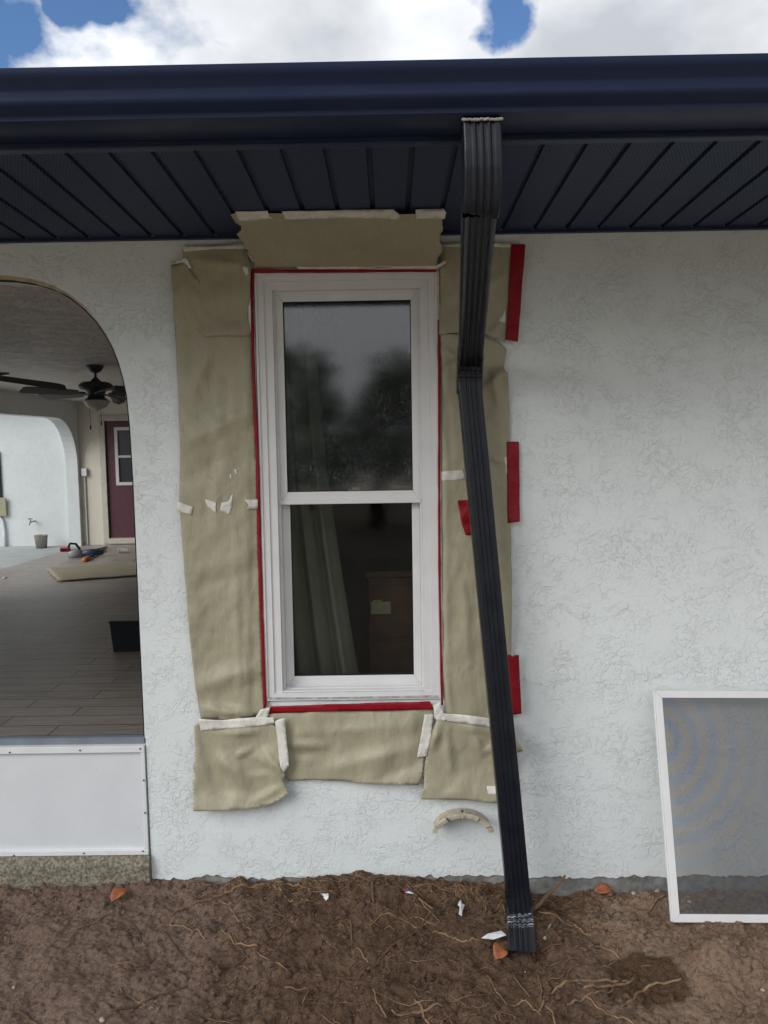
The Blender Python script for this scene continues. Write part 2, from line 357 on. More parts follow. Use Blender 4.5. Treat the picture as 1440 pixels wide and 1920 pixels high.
def tube(bm, pts, r, n=8, cap=True):
    pts = [Vector(p) for p in pts]; rs = r if isinstance(r, (list, tuple)) else [r]*len(pts)
    rings = []
    up = Vector((0, 0, 1))
    for i, p in enumerate(pts):
        t = (pts[min(i+1, len(pts)-1)]-pts[max(i-1, 0)]).normalized()
        a = t.cross(up)
        if a.length < .1: a = t.cross(Vector((1, 0, 0)))
        a.normalize(); b = t.cross(a).normalized()
        rings.append([bm.verts.new(p+(a*math.cos(2*PI*k/n)+b*math.sin(2*PI*k/n))*rs[i]) for k in range(n)])
    for i in range(len(rings)-1):
        for k in range(n): bm.faces.new((rings[i][k], rings[i][(k+1) % n], rings[i+1][(k+1) % n], rings[i+1][k]))
    if cap: bm.faces.new(rings[0][::-1]); bm.faces.new(rings[-1])
def lathe(bm, prof, c, n=24):
    c = Vector(c); R = []
    for r, z in prof:
        R.append([bm.verts.new(c+Vector((max(r, .0005)*math.cos(2*PI*k/n), max(r, .0005)*math.sin(2*PI*k/n), z))) for k in range(n)])
    for i in range(len(R)-1):
        for k in range(n): bm.faces.new((R[i][k], R[i][(k+1) % n], R[i+1][(k+1) % n], R[i+1][k]))
    bm.faces.new(R[0][::-1]); bm.faces.new(R[-1])
def fb(x, y, z=0, o=4):
    return noise.fractal(Vector((x, y, z)), 1.0, 2.0, o)

# ================================================================ THE SETTING
def sstep(a, b, x):
    t = max(0, min(1, (x-a)/(b-a))); return t*t*(3-2*t)
def gauss(x, y, cx, cy, rx, ry): return math.exp(-((x-cx)/rx)**2-((y-cy)/ry)**2)
def gh(x, y, fine=True):
    """height of the ground"""
    z = -.078 - .058*sstep(.25, .65, x)*sstep(-.30, -.04, y) + .018*sstep(-.35, 0, y)*sstep(.4, .1, abs(x+.1))
    z += .02*sstep(-.6, -1.0, x)
    z += .050*gauss(x, y, 1.28, -.50, .26, .09) + .028*gauss(x, y, 1.02, -.50, .10, .06) - .030*gauss(x, y, 1.2, -.20, .3, .08) + .035*gauss(x, y, 1.45, -.17, .12, .07)
    z += .035*gauss(x, y, 1.0, -.08, .12, .06) + .02*gauss(x, y, .05, -.10, .5, .08) - .022*gauss(x, y, .60, -.10, .09, .05)
    z -= .030*gauss(x, y, .43, -.44, .09, .10)
    z -= .020*gauss(x, y, .78, -.56, .16, .12) + .02*gauss(x, y, -.72, -.45, .12, .07)
    k = sstep(-3.2, -1.6, y)*sstep(3.5, 2, abs(x))
    z += k*(.030*fb(x*2.3, y*2.3, 1, 3) + .014*fb(x*7, y*7, 3, 3))
    if fine and k > 0:
        z += (.0075+.005*sstep(-.8, -.3, x))*fb(x*17, y*17, 5, 4) + .0075*fb(x*55, y*55, 8, 3)
        z += .018*(abs(fb(x*5.5+7, y*5.5, 21, 3))-.2)
        r = fb(x*13+3, y*13, 12, 3); z -= .010*max(0, .12-abs(r))/.12*sstep(.0, .5, fb(x*3, y*3, 33, 2)+.2)
    return z
def axis(segs):
    out = []
    for a, b, n in segs: out += [a+(b-a)*i/n for i in range(n)]
    return out+[segs[-1][1]]
xs = axis([(-600, -60, 6), (-60, -6, 10), (-6, -1.8, 14), (-1.8, 1.8, 560), (1.8, 6, 14), (6, 60, 10), (60, 600, 6)])
ys = axis([(-600, -60, 6), (-60, -6, 12), (-6, -1.3, 30), (-1.3, .06, 230), (.06, 60, 10), (60, 600, 5)])
bm = BM(); G = [[None]*len(ys) for _ in xs]
for i, x in enumerate(xs):
    for j, y in enumerate(ys): G[i][j] = bm.verts.new((x, y, gh(x, y) if y < .3 else -.12))
for i in range(len(xs)-1):
    for j in range(len(ys)-1): bm.faces.new((G[i][j], G[i+1][j], G[i+1][j+1], G[i][j+1]))
tag(obj('ground', bm, DIRT, smooth=True), kind='structure')
def gpt(px, py, dz=0.0):
    z = -.08
    for _ in range(6):
        p = atz(px, py, z); z = gh(p.x, min(p.y, -.005))
    p.z = z+dz; return p

bm = BM(); bx(bm, -5.25, -.78, .16, 9.9, -.2, .12); o = tag(obj('porch_floor', bm, TILE), kind='structure')
bm = BM(); bx(bm, -12, -5.25, 2, 9.9, -.2, .115); tag(obj('patio', bm, PATIO), kind='structure')

# ---------------------------------------------------------------- the house
house = thing('house', (0, 0, -.1), 'single storey white stucco house with dark navy eaves and an arched screened porch', 'house')
# facade: arch outline
ARCH = [(-.950, -.05), (-.953, .5), (-.955, 1.0), (-.956, 1.504), (-.960, 1.70), (-.967, 1.822), (-.978, 1.885), (-.991, 1.94), (-1.010, 1.996), (-1.035, 2.048), (-1.068, 2.099),
        (-1.11, 2.146), (-1.163, 2.190), (-1.225, 2.226), (-1.30, 2.250), (-1.38, 2.263), (-1.50, 2.270), (-2.0, 2.272)]
AX0 = -4.2
ARCHL = [(AX0-(x+.95), z) for x, z in ARCH[::-1]][1:] 
ARCHL = [(x, z) for x, z in ARCHL]
full = ARCH + [(x, z) for x, z in ARCHL]           # right foot -> top -> left foot (x decreasing)
WX0, WX1, WZ0, WZ1 = -.486, .192, .647, 2.260
ZT = 2.52
bm = BM()
def q(x0, x1, za0, za1, zb0, zb1):
    bm.faces.new([bm.verts.new((x, 0, z)) for x, z in ((x0, za0), (x1, za1), (x1, zb1), (x0, zb0))])
zb = lambda x: -.060 + .012*fb(x*9, 3, 1, 3) + .010*fb(x*40, 7, 1, 3) - .012*sstep(.3, .6, x) + (.02*gauss(x, 0, -.72, 0, .05, 1))
curve = [p for p in full if True]
for (xa, za), (xb_, zb_) in zip(full[:-1], full[1:]):
    if xa-xb_ > 1e-6: q(xb_, xa, zb_, za, ZT, ZT)
q(-5.6, full[-1][0], -.06, -.06, ZT, ZT)
# right of the arch: columns
xr = sorted(set([-.950] + [WX0, WX1] + [round(-.95+.012*i, 4) for i in range(1, 215)] + [2.2, 3, 7]))
for a, b in zip(xr[:-1], xr[1:]):
    if a >= WX0-1e-6 and b <= WX1+1e-6:
        q(a, b, zb(a), zb(b), WZ0, WZ0); q(a, b, WZ1, WZ1, ZT, ZT)
    else: q(a, b, zb(a), zb(b), ZT, ZT)
# the strip between the vertical arch side and x=-.949
for (xa, za), (xb_, zb_) in zip(ARCH[:-1], ARCH[1:]):
    pass
bmesh.ops.remove_doubles(bm, verts=bm.verts, dist=.0006)
r = bmesh.ops.extrude_face_region(bm, geom=list(bm.faces))
bmesh.ops.translate(bm, verts=[v for v in r['geom'] if isinstance(v, bmesh.types.BMVert)], vec=(0, .17, 0))
obj('wall', bm, STUCCO, house)
# porch and room shell
bm = BM()
BY = 9.9
bx(bm, -5.25, -5.0+1.2-1.0, BY, BY+.2, 0.12, 2.55)            # back wall left of the door is cut below
bm.free(); bm = BM()
DX0, DX1, DZ0, DZ1 = -4.80, -3.86, .235, 2.225
bx(bm, -5.45, DX0, BY, BY+.2, .1, 2.7); bx(bm, DX1, -.78, BY, BY+.2, .1, 2.7); bx(bm, DX0, DX1, BY, BY+.2, DZ1, 2.7); bx(bm, DX0, DX1, BY, BY+.2, .1, DZ0-.05)
bx(bm, -.80, -.66, .171, BY, .1, 2.7)
obj('porch_wall', bm, STUCCO_IN, house)
# side wall with its arch (plane x = -5.25, thick to -5.45)
SY1, R_ = 9.80, .75
side = [(SY1, .1), (SY1, 1.45)]
for i in range(1, 13):
    a = PI/2*i/12; side.append((SY1-R_+R_*math.cos(a)**.9 if i < 12 else SY1-R_, 1.45+.80*math.sin(a)**.9))
side += [(6.0, 2.20), (4.9, 2.15), (4.5, 1.9), (4.3, 1.4), (4.3, .1)]
bm = BM()
def q2(ya, yb, za, zb2):
    bm.faces.new([bm.verts.new((-5.25, y, z)) for y, z in ((ya, za), (yb, zb2), (yb, 2.7), (ya, 2.7))])
for (ya, za), (yb, zb2) in zip(side[:-1], side[1:]):
    if abs(ya-yb) > 1e-6: q2(ya, yb, za, zb2)
q2(SY1, BY-.001, .1, .1); q2(.171, 4.3, .1, .1)
bmesh.ops.remove_doubles(bm, verts=bm.verts, dist=.0006)
r = bmesh.ops.extrude_face_region(bm, geom=list(bm.faces))
bmesh.ops.translate(bm, verts=[v for v in r['geom'] if isinstance(v, bmesh.types.BMVert)], vec=(-.2, 0, 0))
obj('porch_side_wall', bm, STUCCO, house)
bm = BM(); bx(bm, -13, -5.45, BY, BY+.2, .1, 2.9); obj('courtyard_wall', bm, STUCCO, house)
bm = BM(); bx(bm, -5.25, -.80, .171, BY, 2.551, 2.60); obj('porch_ceiling', bm, CEIL, house)
bm = BM()
for b in ((-.66, 3.0, 4.0, 4.1, .1, 2.5), (3.0, 3.1, .171, 4.1, .1, 2.5), (-.66, 3.0, .171, 4.0, 2.5, 2.55), (-.66, 3.0, .171, 4.0, 0, .1)): bx(bm, *b)
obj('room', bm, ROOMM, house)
# roof, out of camera view, put in to block the sun
bm = BM()
prof = [(-1.02, 2.455), (5.2, 4.1), (11.3, 2.75), (11.3, 2.70), (5.2, 4.02), (-.95, 2.43)]
a = [bm.verts.new((-5.9, y, z)) for y, z in prof]; b = [bm.verts.new((7.6, y, z)) for y, z in prof]
bm.faces.new(a); bm.faces.new(b[::-1])
for i in range(len(prof)): bm.faces.new((a[i], a[(i+1) % len(prof)], b[(i+1) % len(prof)], b[i]))
obj('roof', bm, ROOFM, house)
bm = BM(); bx(bm, -13, -5.9, BY-.5, 12, 2.75, 2.85); obj('courtyard_eave', bm, ROOFM, house)
# footing, slab edge
bm = BM()
n = 400
x0, x1 = -.945, 7
for i in range(n):
    pass
bx(bm, -.945, 7, .006, .16, -.3, .0); obj('footing', bm, FOOT, house)
bm = BM(); nx, nz = 180, 12
Gs = [[bm.verts.new((-2.6+1.648*i/nx, (-.026 + .006*fb(i*.11, j*.5, 2, 3) + .012*(1-min(1, (nz-j)*.5)) + (.012 if j == 0 else 0)), -.16+.205*j/nz+(.004*fb(i*.2, 1, 4, 2) if j < nz else 0))) for j in range(nz+1)] for i in range(nx+1)]
for i in range(nx):
    for j in range(nz): bm.faces.new((Gs[i][j], Gs[i+1][j], Gs[i+1][j+1], Gs[i][j+1]))
tp = [[bm.verts.new((Gs[i][nz].co.x, .158, .044)) for i in range(nx+1)]]
for i in range(nx): bm.faces.new((Gs[i][nz], Gs[i+1][nz], tp[0][i+1], tp[0][i]))
bm.faces.new([Gs[nx][j] for j in range(nz+1)] + [tp[0][nx], bm.verts.new((-.952, .158, -.16))])
obj('slab_edge', bm, PEBBLE, house, smooth=False)

# ---------------------------------------------------------------- soffit, fascia, gutter
bm = BM(); SP = .1155; x = -3.0; off = .012
SZ0, SZ1 = 2.389, 2.405    # at the wall, at the fascia
def srow(xa, xb, d0, d1):
    vs = [bm.verts.new(p) for p in ((xa, .0, SZ0+d0), (xb, .0, SZ0+d1), (xb, -.895, SZ1+d1), (xa, -.895, SZ1+d0))]; bm.faces.new(vs)
k = 0; x = -3.5+.004
while x < 7:
    g = .017
    srow(x, x+SP-g, 0, 0); srow(x+SP-g, x+SP-g+.0015, 0, .011); srow(x+SP-g+.0015, x+SP-.0015, .011, .011); srow(x+SP-.0015, x+SP, .011, 0)
    if k % 3 == 0: srow(x+.0005, x+.0045, -.0012, -.0012)
    x += SP; k += 1
bmesh.ops.remove_doubles(bm, verts=bm.verts, dist=.0001)
obj('soffit', bm, SOFFIT, house)
bm = BM(); bx(bm, -6, 7.6, -.022, -.004, 2.378, 2.3885); obj('soffit_channel', bm, GUTTER, house)
bm = BM(); bx(bm, -6, 7.6, -.925, -.897, 2.338, 2.46); obj('fascia', bm, FASCIA, house, bevel=.003)
# gutter profile (y,z): back-bottom round to the rolled lip
gp = [(-.926, 2.46), (-.926, 2.356), (-.932, 2.351), (-1.040, 2.351), (-1.046, 2.353), (-1.048, 2.361), (-1.052, 2.363), (-1.070, 2.374), (-1.075, 2.378), (-1.078, 2.384), (-1.079, 2.400), (-1.082, 2.404), (-1.098, 2.419), (-1.103, 2.424), (-1.106, 2.430), (-1.108, 2.438), (-1.098, 2.4395)]
bm = BM(); N = 60; rows = []
for i in range(N+1):
    x = -6+13.6*i/N; wob = .0018*fb(x*.9, 1, 2, 3)
    rows.append([bm.verts.new((x, y+(wob if m > 3 else 0), z)) for m, (y, z) in enumerate(gp)])
for i in range(N):
    for m in range(len(gp)-1): bm.faces.new((rows[i][m], rows[i+1][m], rows[i+1][m+1], rows[i][m+1]))
gut = obj('gutter', bm, GUTTER, house, smooth=True, solid=.0012)
es = gut.modifiers.new('es', 'EDGE_SPLIT'); es.split_angle = math.radians(50)

# ---------------------------------------------------------------- downspout
def spout_prof(W=.084, Dp=.058, ribs=4, fl=.0036):
    """(u,v): v<0 faces out; front carries vertical flutes"""
    pts = []; hw, hd = W/2, Dp/2; c = .007
    def arc(cx, cy, a0, a1, n=4):
        for i in range(n+1):
            a = a0+(a1-a0)*i/n; pts.append((cx+c*math.cos(a), cy+c*math.sin(a)))
    arc(-hw+c, -hd+c, PI, 1.5*PI)
    span = W-2*c-.006; x0 = -span/2; n = ribs*4
    for i in range(1, n):
        x = x0+span*i/n; ph = (i % 4); pts.append((x, -hd + (fl if ph in (1, 2) else 0)))
    arc(hw-c, -hd+c, 1.5*PI, 2*PI); arc(hw-c, hd-c, 0, .5*PI)
    for i in range(1, 12): pts.append((hw-c-(W-2*c)*i/12, hd-(fl*.6 if i % 3 == 1 else 0)))
    arc(-hw+c, hd-c, .5*PI, PI)
    return pts
def sweep(name, path, mat, parent, scale=None, W=.084, Dp=.058, twist=0, cap=False):
    pr = spout_prof(W, Dp); bm = BM(); R = []; path = [Vector(p) for p in path]
    for i, p in enumerate(path):
        t = (path[min(i+1, len(path)-1)]-path[max(i-1, 0)]).normalized()   # pointing down the pipe
        u = Vector((1, 0, 0)); u = (u-t*u.dot(t)).normalized(); vv = u.cross(t).normalized()
        if vv.y < 0: vv = -vv
        if abs(vv.y) < .5 and vv.z < 0: vv = -vv if False else vv
        s_ = scale(i/(len(path)-1)) if scale else 1
        s1 = s_ if isinstance(s_, tuple) else (s_, s_)
        R.append([bm.verts.new(p+u*a*s1[0]+vv*b*s1[1]) for a, b in pr])
    for i in range(len(R)-1):
        for k in range(len(pr)): bm.faces.new((R[i][k], R[i][(k+1) % len(pr)], R[i+1][(k+1) % len(pr)], R[i+1][k]))
    if cap: bm.faces.new(R[0]); bm.faces.new(R[-1][::-1])
    o = obj(name, bm, mat, parent, smooth=True, solid=.0008)
    e = o.modifiers.new('es', 'EDGE_SPLIT'); e.split_angle = math.radians(38); return o
def lerp(a, b, n): a, b = Vector(a), Vector(b); return [a.lerp(b, i/n) for i in range(n+1)]
def bez(p, n):
    p = [Vector(x) for x in p]
    def B(t):
        q_ = p[:]
        while len(q_) > 1: q_ = [q_[i].lerp(q_[i+1], t) for i in range(len(q_)-1)]
        return q_[0]
    return [B(i/n) for i in range(n+1)]
sp = bpy.data.objects.new('downspout', None); C.objects.link(sp); sp.parent = house; WORLDLOC['downspout'] = Vector((0, 0, -.1)); sp.empty_display_size = .1
A0 = at(901, 232, -1.0); A1 = at(904, 300, -1.0); A2 = at(899, 392, -.955)
B0 = at(899, 378, -.965); B1 = at(882, 668, -.150)
Cb = at(880, 725, -.110); D1 = at(972, 1686, -.20)
sweep('elbow', [A0]+bez([A0+Vector((0, 0, -.006)), A0.lerp(A1, .6), at(906, 350, -1.0), A2+Vector((.004, -.012, .01)), A2], 18), SPOUT, sp,
      scale=lambda t: (1.07+.012*math.sin(t*40)*(t > .25)*(t < .75), 1.05+.03*math.sin(t*46)*(t > .25)*(t < .75)))
bdir = (B1-B0).normalized()
sweep('upper_pipe', lerp(B0+bdir*.02, B1, 10), SPOUT, sp)
pth = bez([B1-bdir*.03, B1+bdir*.05, at(880, 690, -.10), Cb+Vector((.0, .0, -.02))], 40)
sweep('elbow', pth, SPOUT, sp, scale=lambda t: (1.05+.012*math.sin(t*2*PI*6.5)*(t > .32)*(t < .86), 1.06+.07*math.sin(t*2*PI*6.5)*(t > .32)*(t < .86)))
ddir = (D1-Cb).normalized()
sweep('lower_pipe', lerp(Cb-ddir*.01, D1, 14), SPOUT, sp, scale=lambda t: (1+.01*math.sin(t*9)-.02*(t < .08), 1.0))
E1 = gpt(980, 1796, .0); E1.y -= 0; E1 = at(979, 1797, -.44)
pb = lerp(D1-ddir*.02, D1+ddir*.015, 4)+bez([D1+ddir*.02, D1+ddir*.06, D1.lerp(E1, .6)+Vector((0, 0, .0)), E1], 40)[1:]
sweep('end_elbow', pb, SCUFF, sp, scale=lambda t: (1.09+.014*math.sin(t*2*PI*12)*(t > .38)*(t < .66), 1.07+.07*math.sin(t*2*PI*12)*(t > .38)*(t < .66)))
# caulk round the outlet
bm = BM()
for i in range(18):
    u = i/17; x = A0.x-.043+.086*u
    bmesh.ops.create_icosphere(bm, subdivisions=2, radius=1, matrix=Matrix.Translation((x, A0.y-.0355+.003*random.random(), 2.3435-.002*random.random())) @ Matrix.Diagonal((.005, .004, .003+.001*random.random(), 1)))
obj('caulk_bead', bm, simple('caulk', (.36, .35, .31), .6, var=.25, nsc=60), sp, smooth=True)

# ---------------------------------------------------------------- window
win = bpy.data.objects.new('window', None); C.objects.link(win); win.parent = house; WORLDLOC['window'] = Vector((0, 0, -.1)); win.empty_display_size = .1
X0, X1, Z0, Z1 = -.482, .188, .652, 2.256
bm = BM()
ring(bm, X0, X1, Z0, Z1, .0085, -.010, .16, .010, .010)                 # outer return
ring(bm, X0+.0085, X1-.0085, Z0+.010, Z1-.010, .024, -.004, .16, .016, .022)
ring(bm, X0+.0325, X1-.0325, Z0+.026, Z1-.032, .030, .002, .16, .001, .030)
ring(bm, X0+.0625, X1-.0625, Z0+.027, Z1-.062, .008, .030, .16, .010, .008)
obj('frame', bm, VINYL, win, bevel=.0012)
ux0, ux1 = X0+.0705, X1-.0705
MZ = 1.407
bm = BM()
ring(bm, ux0, ux1, MZ, Z1-.070, .026, .032, .060, .041, .028)
bx(bm, ux0-.004, ux1+.004, .026, .0315, MZ-.006, MZ+.010)
obj('upper_sash', bm, VINYL, win, bevel=.0018)
bm = BM(); ring(bm, ux0, ux1, Z0+.026, MZ+.03, .030, .066, .095, .046, .03); bx(bm, ux0+.002, ux1-.002, .058, .0655, Z0+.026, Z0+.040)
obj('lower_sash', bm, VINYL, win, bevel=.0018)
bm = BM(); bx(bm, ux0+.02, ux1-.02, .044, .048, MZ+.03, Z1-.09); obj('pane', bm, GLASS_UP, win)
bm = BM(); bx(bm, ux0+.02, ux1-.02, .079, .083, Z0+.06, MZ+.01); obj('pane', bm, GLASS, win)
bm = BM()    # dark glazing gasket
ring(bm, ux0+.0255, ux1-.0255, MZ+.040, Z1-.0975, .003, .036, .0435, .003, .004)
ring(bm, ux0+.0295, ux1-.0295, Z0+.0715, MZ+.02, .003, .070, .0785, .004, .003)
obj('gasket', bm, BLACK, win)
bm = BM(); bx(bm, X0+.035, X1-.035, .004, .035, Z0+.028, Z0+.034)
obj('sill', bm, VINYL, win, bevel=.001)
bm = BM(); prism(bm, [(X0+.012, Z0+.006), (X1-.012, Z0+.004), (X1-.014, Z0+.0135), (X0+.2, Z0+.011), (X0+.012, Z0+.014)], -.0115, -.0095); obj('grime_line', bm, DIRTY, win)
bm = BM(); l = at(663, 919, .03); bx(bm, l.x-.022, l.x+.022, .062, .072, MZ+.0415, MZ+.048); bx(bm, l.x-.008, l.x+.018, .060, .070, MZ+.048, MZ+.054); obj('sash_lock', bm, VINYL, win, bevel=.001)

# things seen through the glass
bm = BM(); NX, NZ = 90, 30; CG = []
for j in range(NZ+1):
    t = j/NZ; z = 2.35-1.95*t; xr_ = -.30 + .17*t**1.5 + (.06*max(0, t-.45))
    CG.append([bm.verts.new((-.62+(xr_+.62)*i/NX, .26+.030*math.sin(i/NX*2*PI*5.2+.5*math.sin(t*3))+.008*math.sin(i*.7), z)) for i in range(NX+1)])
for j in range(NZ):
    for i in range(NX): bm.faces.new((CG[j][i], CG[j][i+1], CG[j+1][i+1], CG[j+1][i]))
top('curtain', bm, CURT, 'pale grey green curtain hanging in folds behind the left side of the window glass', 'curtain', smooth=True, solid=.001)
cab = thing('cabinet', (.12, .75, .1), 'dark brown wooden cabinet standing in the room behind the lower window pane', 'cabinet')
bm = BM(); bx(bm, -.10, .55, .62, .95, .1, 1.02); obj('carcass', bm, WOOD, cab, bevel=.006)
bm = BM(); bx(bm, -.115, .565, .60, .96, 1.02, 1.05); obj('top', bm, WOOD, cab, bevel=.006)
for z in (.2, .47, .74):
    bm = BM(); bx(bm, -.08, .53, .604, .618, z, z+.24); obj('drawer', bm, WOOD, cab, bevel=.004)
p = at(714, 1140, .59)
bm = BM(); bx(bm, p.x-.045, p.x+.045, .590, .5925, p.z-.028, p.z+.028); bx(bm, p.x-.035, p.x+.005, .586, .589, p.z+.03, p.z+.038)
top('paper_note', bm, NOTE, 'small yellowish card fixed to the front of the brown cabinet behind the glass', 'note')

# ---------------------------------------------------------------- porch screen in the arch
scr = bpy.data.objects.new('porch_screen', None); C.objects.link(scr); scr.parent = house; WORLDLOC['porch_screen'] = Vector((0, 0, -.1)); scr.empty_display_size = .1
LX = AX0
KZ1, KZ0 = .482, .046
bm = BM(); bx(bm, LX, -.962, .004, .012, KZ0+.018, KZ1-.026); obj('kick_panel', bm, KICK, scr)
bm = BM(); bx(bm, LX, -.957, -.010, .030, KZ1-.026, KZ1); bx(bm, LX, -.957, -.010, .030, KZ0, KZ0+.019); prism(bm, [(-.957, KZ0+.019), (-.972, KZ0+.019), (-.972, KZ1-.026), (-.957, KZ1-.026)], -.0085, .030)
obj('rail', bm, ALU, scr, bevel=.0015)
bm = BM(); bx(bm, LX, -.962, .012, .040, KZ1+.0005, KZ1+.026); obj('sill_rail', bm, GREYM, scr, bevel=.001)
for (px, py) in ((18, 1411), (150, 1407), (263, 1404), (278, 1463), (280, 1524), (26, 1604), (157, 1600), (268, 1596)):
    p = at(px, py, -.011); bm = BM(); lathe(bm, [(.0035, 0), (.0036, .001), (.0022, .003)], (0, 0, 0), 10)
    bmesh.ops.rotate(bm, verts=bm.verts, matrix=Matrix.Rotation(PI/2, 3, 'X')); bmesh.ops.translate(bm, verts=bm.verts, vec=(max(-5, min(p.x, -.9635)), -.0105, p.z)); obj('screw', bm, SCREW, scr)
# arch-following frame: inset curve strips
def inset(pts, d):
    out = []
    for i, (x, z) in enumerate(pts):
        a = Vector(pts[max(i-1, 0)]); b = Vector(pts[min(i+1, len(pts)-1)]); t = (b-a).normalized(); n_ = Vector((-t.y, t.x))
        out.append((x+n_.x*d, z+n_.y*d))
    return out
FA = [p for p in full if p[1] > .46]
def strip(d0, d1, y0, y1, mat, name, parent):
    a, b = inset(FA, d0), inset(FA, d1); bm = BM(); V = []
    for p_, q_ in zip(a, b): V.append([bm.verts.new((p_[0], y0, p_[1])), bm.verts.new((q_[0], y0, q_[1])), bm.verts.new((q_[0], y1, q_[1])), bm.verts.new((p_[0], y1, p_[1]))])
    for i in range(len(V)-1):
        for k in range(4): bm.faces.new((V[i][k], V[i][(k+1) % 4], V[i+1][(k+1) % 4], V[i+1][k]))
    return obj(name, bm, mat, parent)
strip(.0005, .0085, .016, .06, ALU, 'frame', scr)
strip(.009, .014, .020, .05, BLACK, 'spline', scr)
# tan weathered lip at the crown of the arch
bm = BM(); V = []
cr_ = [p for p in full if p[1] > 2.0 and p[0] > -2.6]
for i, (p_, q_) in enumerate(zip(inset(cr_, .0005), inset(cr_, .013))):
    k = sstep(-1.05, -1.25, p_[0])
    q2_ = (p_[0]+(q_[0]-p_[0])*(.05+.95*k), p_[1]+(q_[1]-p_[1])*(.05+.95*k))
    V.append([bm.verts.new((p_[0], .003, p_[1])), bm.verts.new((q2_[0], .003, q2_[1])), bm.verts.new((q2_[0], .0155, q2_[1])), bm.verts.new((p_[0], .0155, p_[1]))])
for i in range(len(V)-1):
    for k in range(4): bm.faces.new((V[i][k], V[i][(k+1) % 4], V[i+1][(k+1) % 4], V[i+1][k]))
obj('trim', bm, TRIM, scr)
bm = BM()
inn = [p for p in inset(FA, .010)]
poly = [bm.verts.new((x, .034, z)) for x, z in inn] 
bm.faces.new(poly); bmesh.ops.triangulate(bm, faces=bm.faces)
obj('insect_mesh', bm, MESH_IN, scr)

# ---------------------------------------------------------------- porch door etc.
door = bpy.data.objects.new('door', None); C.objects.link(door); door.parent = house; WORLDLOC['door'] = Vector((0, 0, -.1)); door.empty_display_size = .1
bm = BM()
for b in ((DX0-.10, DX0+.0, BY-.02, BY+.06, DZ0-.10, DZ1+.10), (DX1, DX1+.10, BY-.02, BY+.06, DZ0-.10, DZ1+.10), (DX0, DX1, BY-.02, BY+.06, DZ1, DZ1+.10), (DX0, DX1, BY-.05, BY+.06, DZ0-.10, DZ0-.01)): bx(bm, *b)
obj('casing', bm, simple('cream_trim', (.50, .48, .42), .5), door, bevel=.006)
bm = BM()
wx0, wx1, wz0, wz1 = -4.63, -4.03, 1.15, 2.10
bx(bm, DX0, wx0, BY+.03, BY+.07, DZ0, DZ1); bx(bm, wx1, DX1, BY+.03, BY+.07, DZ0, DZ1); bx(bm, wx0, wx1, BY+.03, BY+.07, DZ0, wz0); bx(bm, wx0, wx1, BY+.03, BY+.07, wz1, DZ1)
obj('door_leaf', bm, MAROON, door)
bm = BM(); ring(bm, wx0-.02, wx1+.02, wz0-.02, wz1+.02, .055, BY+.010, BY+.045); bx(bm, wx0, wx1, BY+.015, BY+.045, 1.60, 1.64); obj('window_frame', bm, VINYL, door, bevel=.004)
bm = BM(); bx(bm, wx0, wx1, BY+.05, BY+.06, wz0, wz1); obj('pane', bm, DGLASS, door)
bm = BM()
for z in (.45, 1.2, 1.95):
    bm = BM(); bx(bm, DX0-.006, DX0+.02, BY+.018, BY+.029, z, z+.09); obj('hinge', bm, IRON, door)
# conduit and box on the back wall
t = thing('electrical_conduit', (-5.17, BY, .12), 'pale conduit with a small switch box running up the wall beside the maroon door', 'conduit')
bm = BM(); tube(bm, [(-5.17, BY-.02, .13), (-5.17, BY-.02, 1.30)], .012); obj('pipe', bm, ALU, t)
bm = BM(); bx(bm, -5.21, -5.12, BY-.06, BY-.001, 1.30, 1.43); obj('box', bm, ALU, t, bevel=.006)

# ceiling fans
def fan(name, x, y, zc, rot, label, tilt=0):
    t = thing(name, (x, y, zc), label, 'ceiling fan', 'ceiling fans on the porch')
    B = zc
    bm = BM(); lathe(bm, [(.085, 0), (.085, -.012), (.06, -.055), (.03, -.075)], (x, y, B)); obj('canopy', bm, IRON, t, smooth=True)
    bm = BM(); tube(bm, [(x, y, B-.07), (x, y, B-.15)], .014); lathe(bm, [(.015, 0), (.05, -.035), (.055, -.05)], (x, y, B-.12)); obj('downrod', bm, IRON, t, smooth=True)
    bm = BM(); lathe(bm, [(.06, 0), (.13, -.008), (.165, -.03), (.172, -.055), (.155, -.08), (.10, -.095), (.085, -.13), (.085, -.165), (.11, -.18), (.11, -.195)], (x, y, B-.165), 32); obj('motor', bm, IRON, t, smooth=True)
    bm = BM(); lathe(bm, [(.135, 0), (.13, -.012), (.10, -.06), (.055, -.085), (.02, -.092), (.012, -.11)], (x, y, B-.36), 28); obj('lamp_bowl', bm, BOWL, t, smooth=True)
    for s_, ln in ((-.055, .26), (.06, .22)):
        bm = BM(); tube(bm, [(x+s_, y-.05, B-.36), (x+s_, y-.05, B-.36-ln)], .002, 5); tube(bm, [(x+s_, y-.05, B-.36-ln), (x+s_, y-.05, B-.40-ln)], .007, 6); obj('pull_chain', bm, IRON, t)
    for k in range(5):
        a = rot+2*PI*k/5; bm = BM()
        M = Matrix.Translation((x, y, B-.292)) @ Matrix.Rotation(tilt, 4, 'Y') @ Matrix.Rotation(a, 4, 'Z')
        outl = [(.12, .018), (.20, .022), (.22, .055), (.30, .062), (.66, .075), (.73, .070), (.76, .05)]
        vt = []
        pts = [(u, v_) for u, v_ in outl]+[(u, -v_) for u, v_ in outl[::-1]]
        for dz in (0, .008):
            vt.append([bm.verts.new(M @ Vector((u, v_, dz+v_*math.tan(math.radians(18))))) for u, v_ in pts])
        bm.faces.new(vt[0]); bm.faces.new(vt[1][::-1])
        for i in range(len(pts)): bm.faces.new((vt[0][i], vt[0][(i+1) % len(pts)], vt[1][(i+1) % len(pts)], vt[1][i]))
        obj('blade', bm, BLADE, t)
    return t
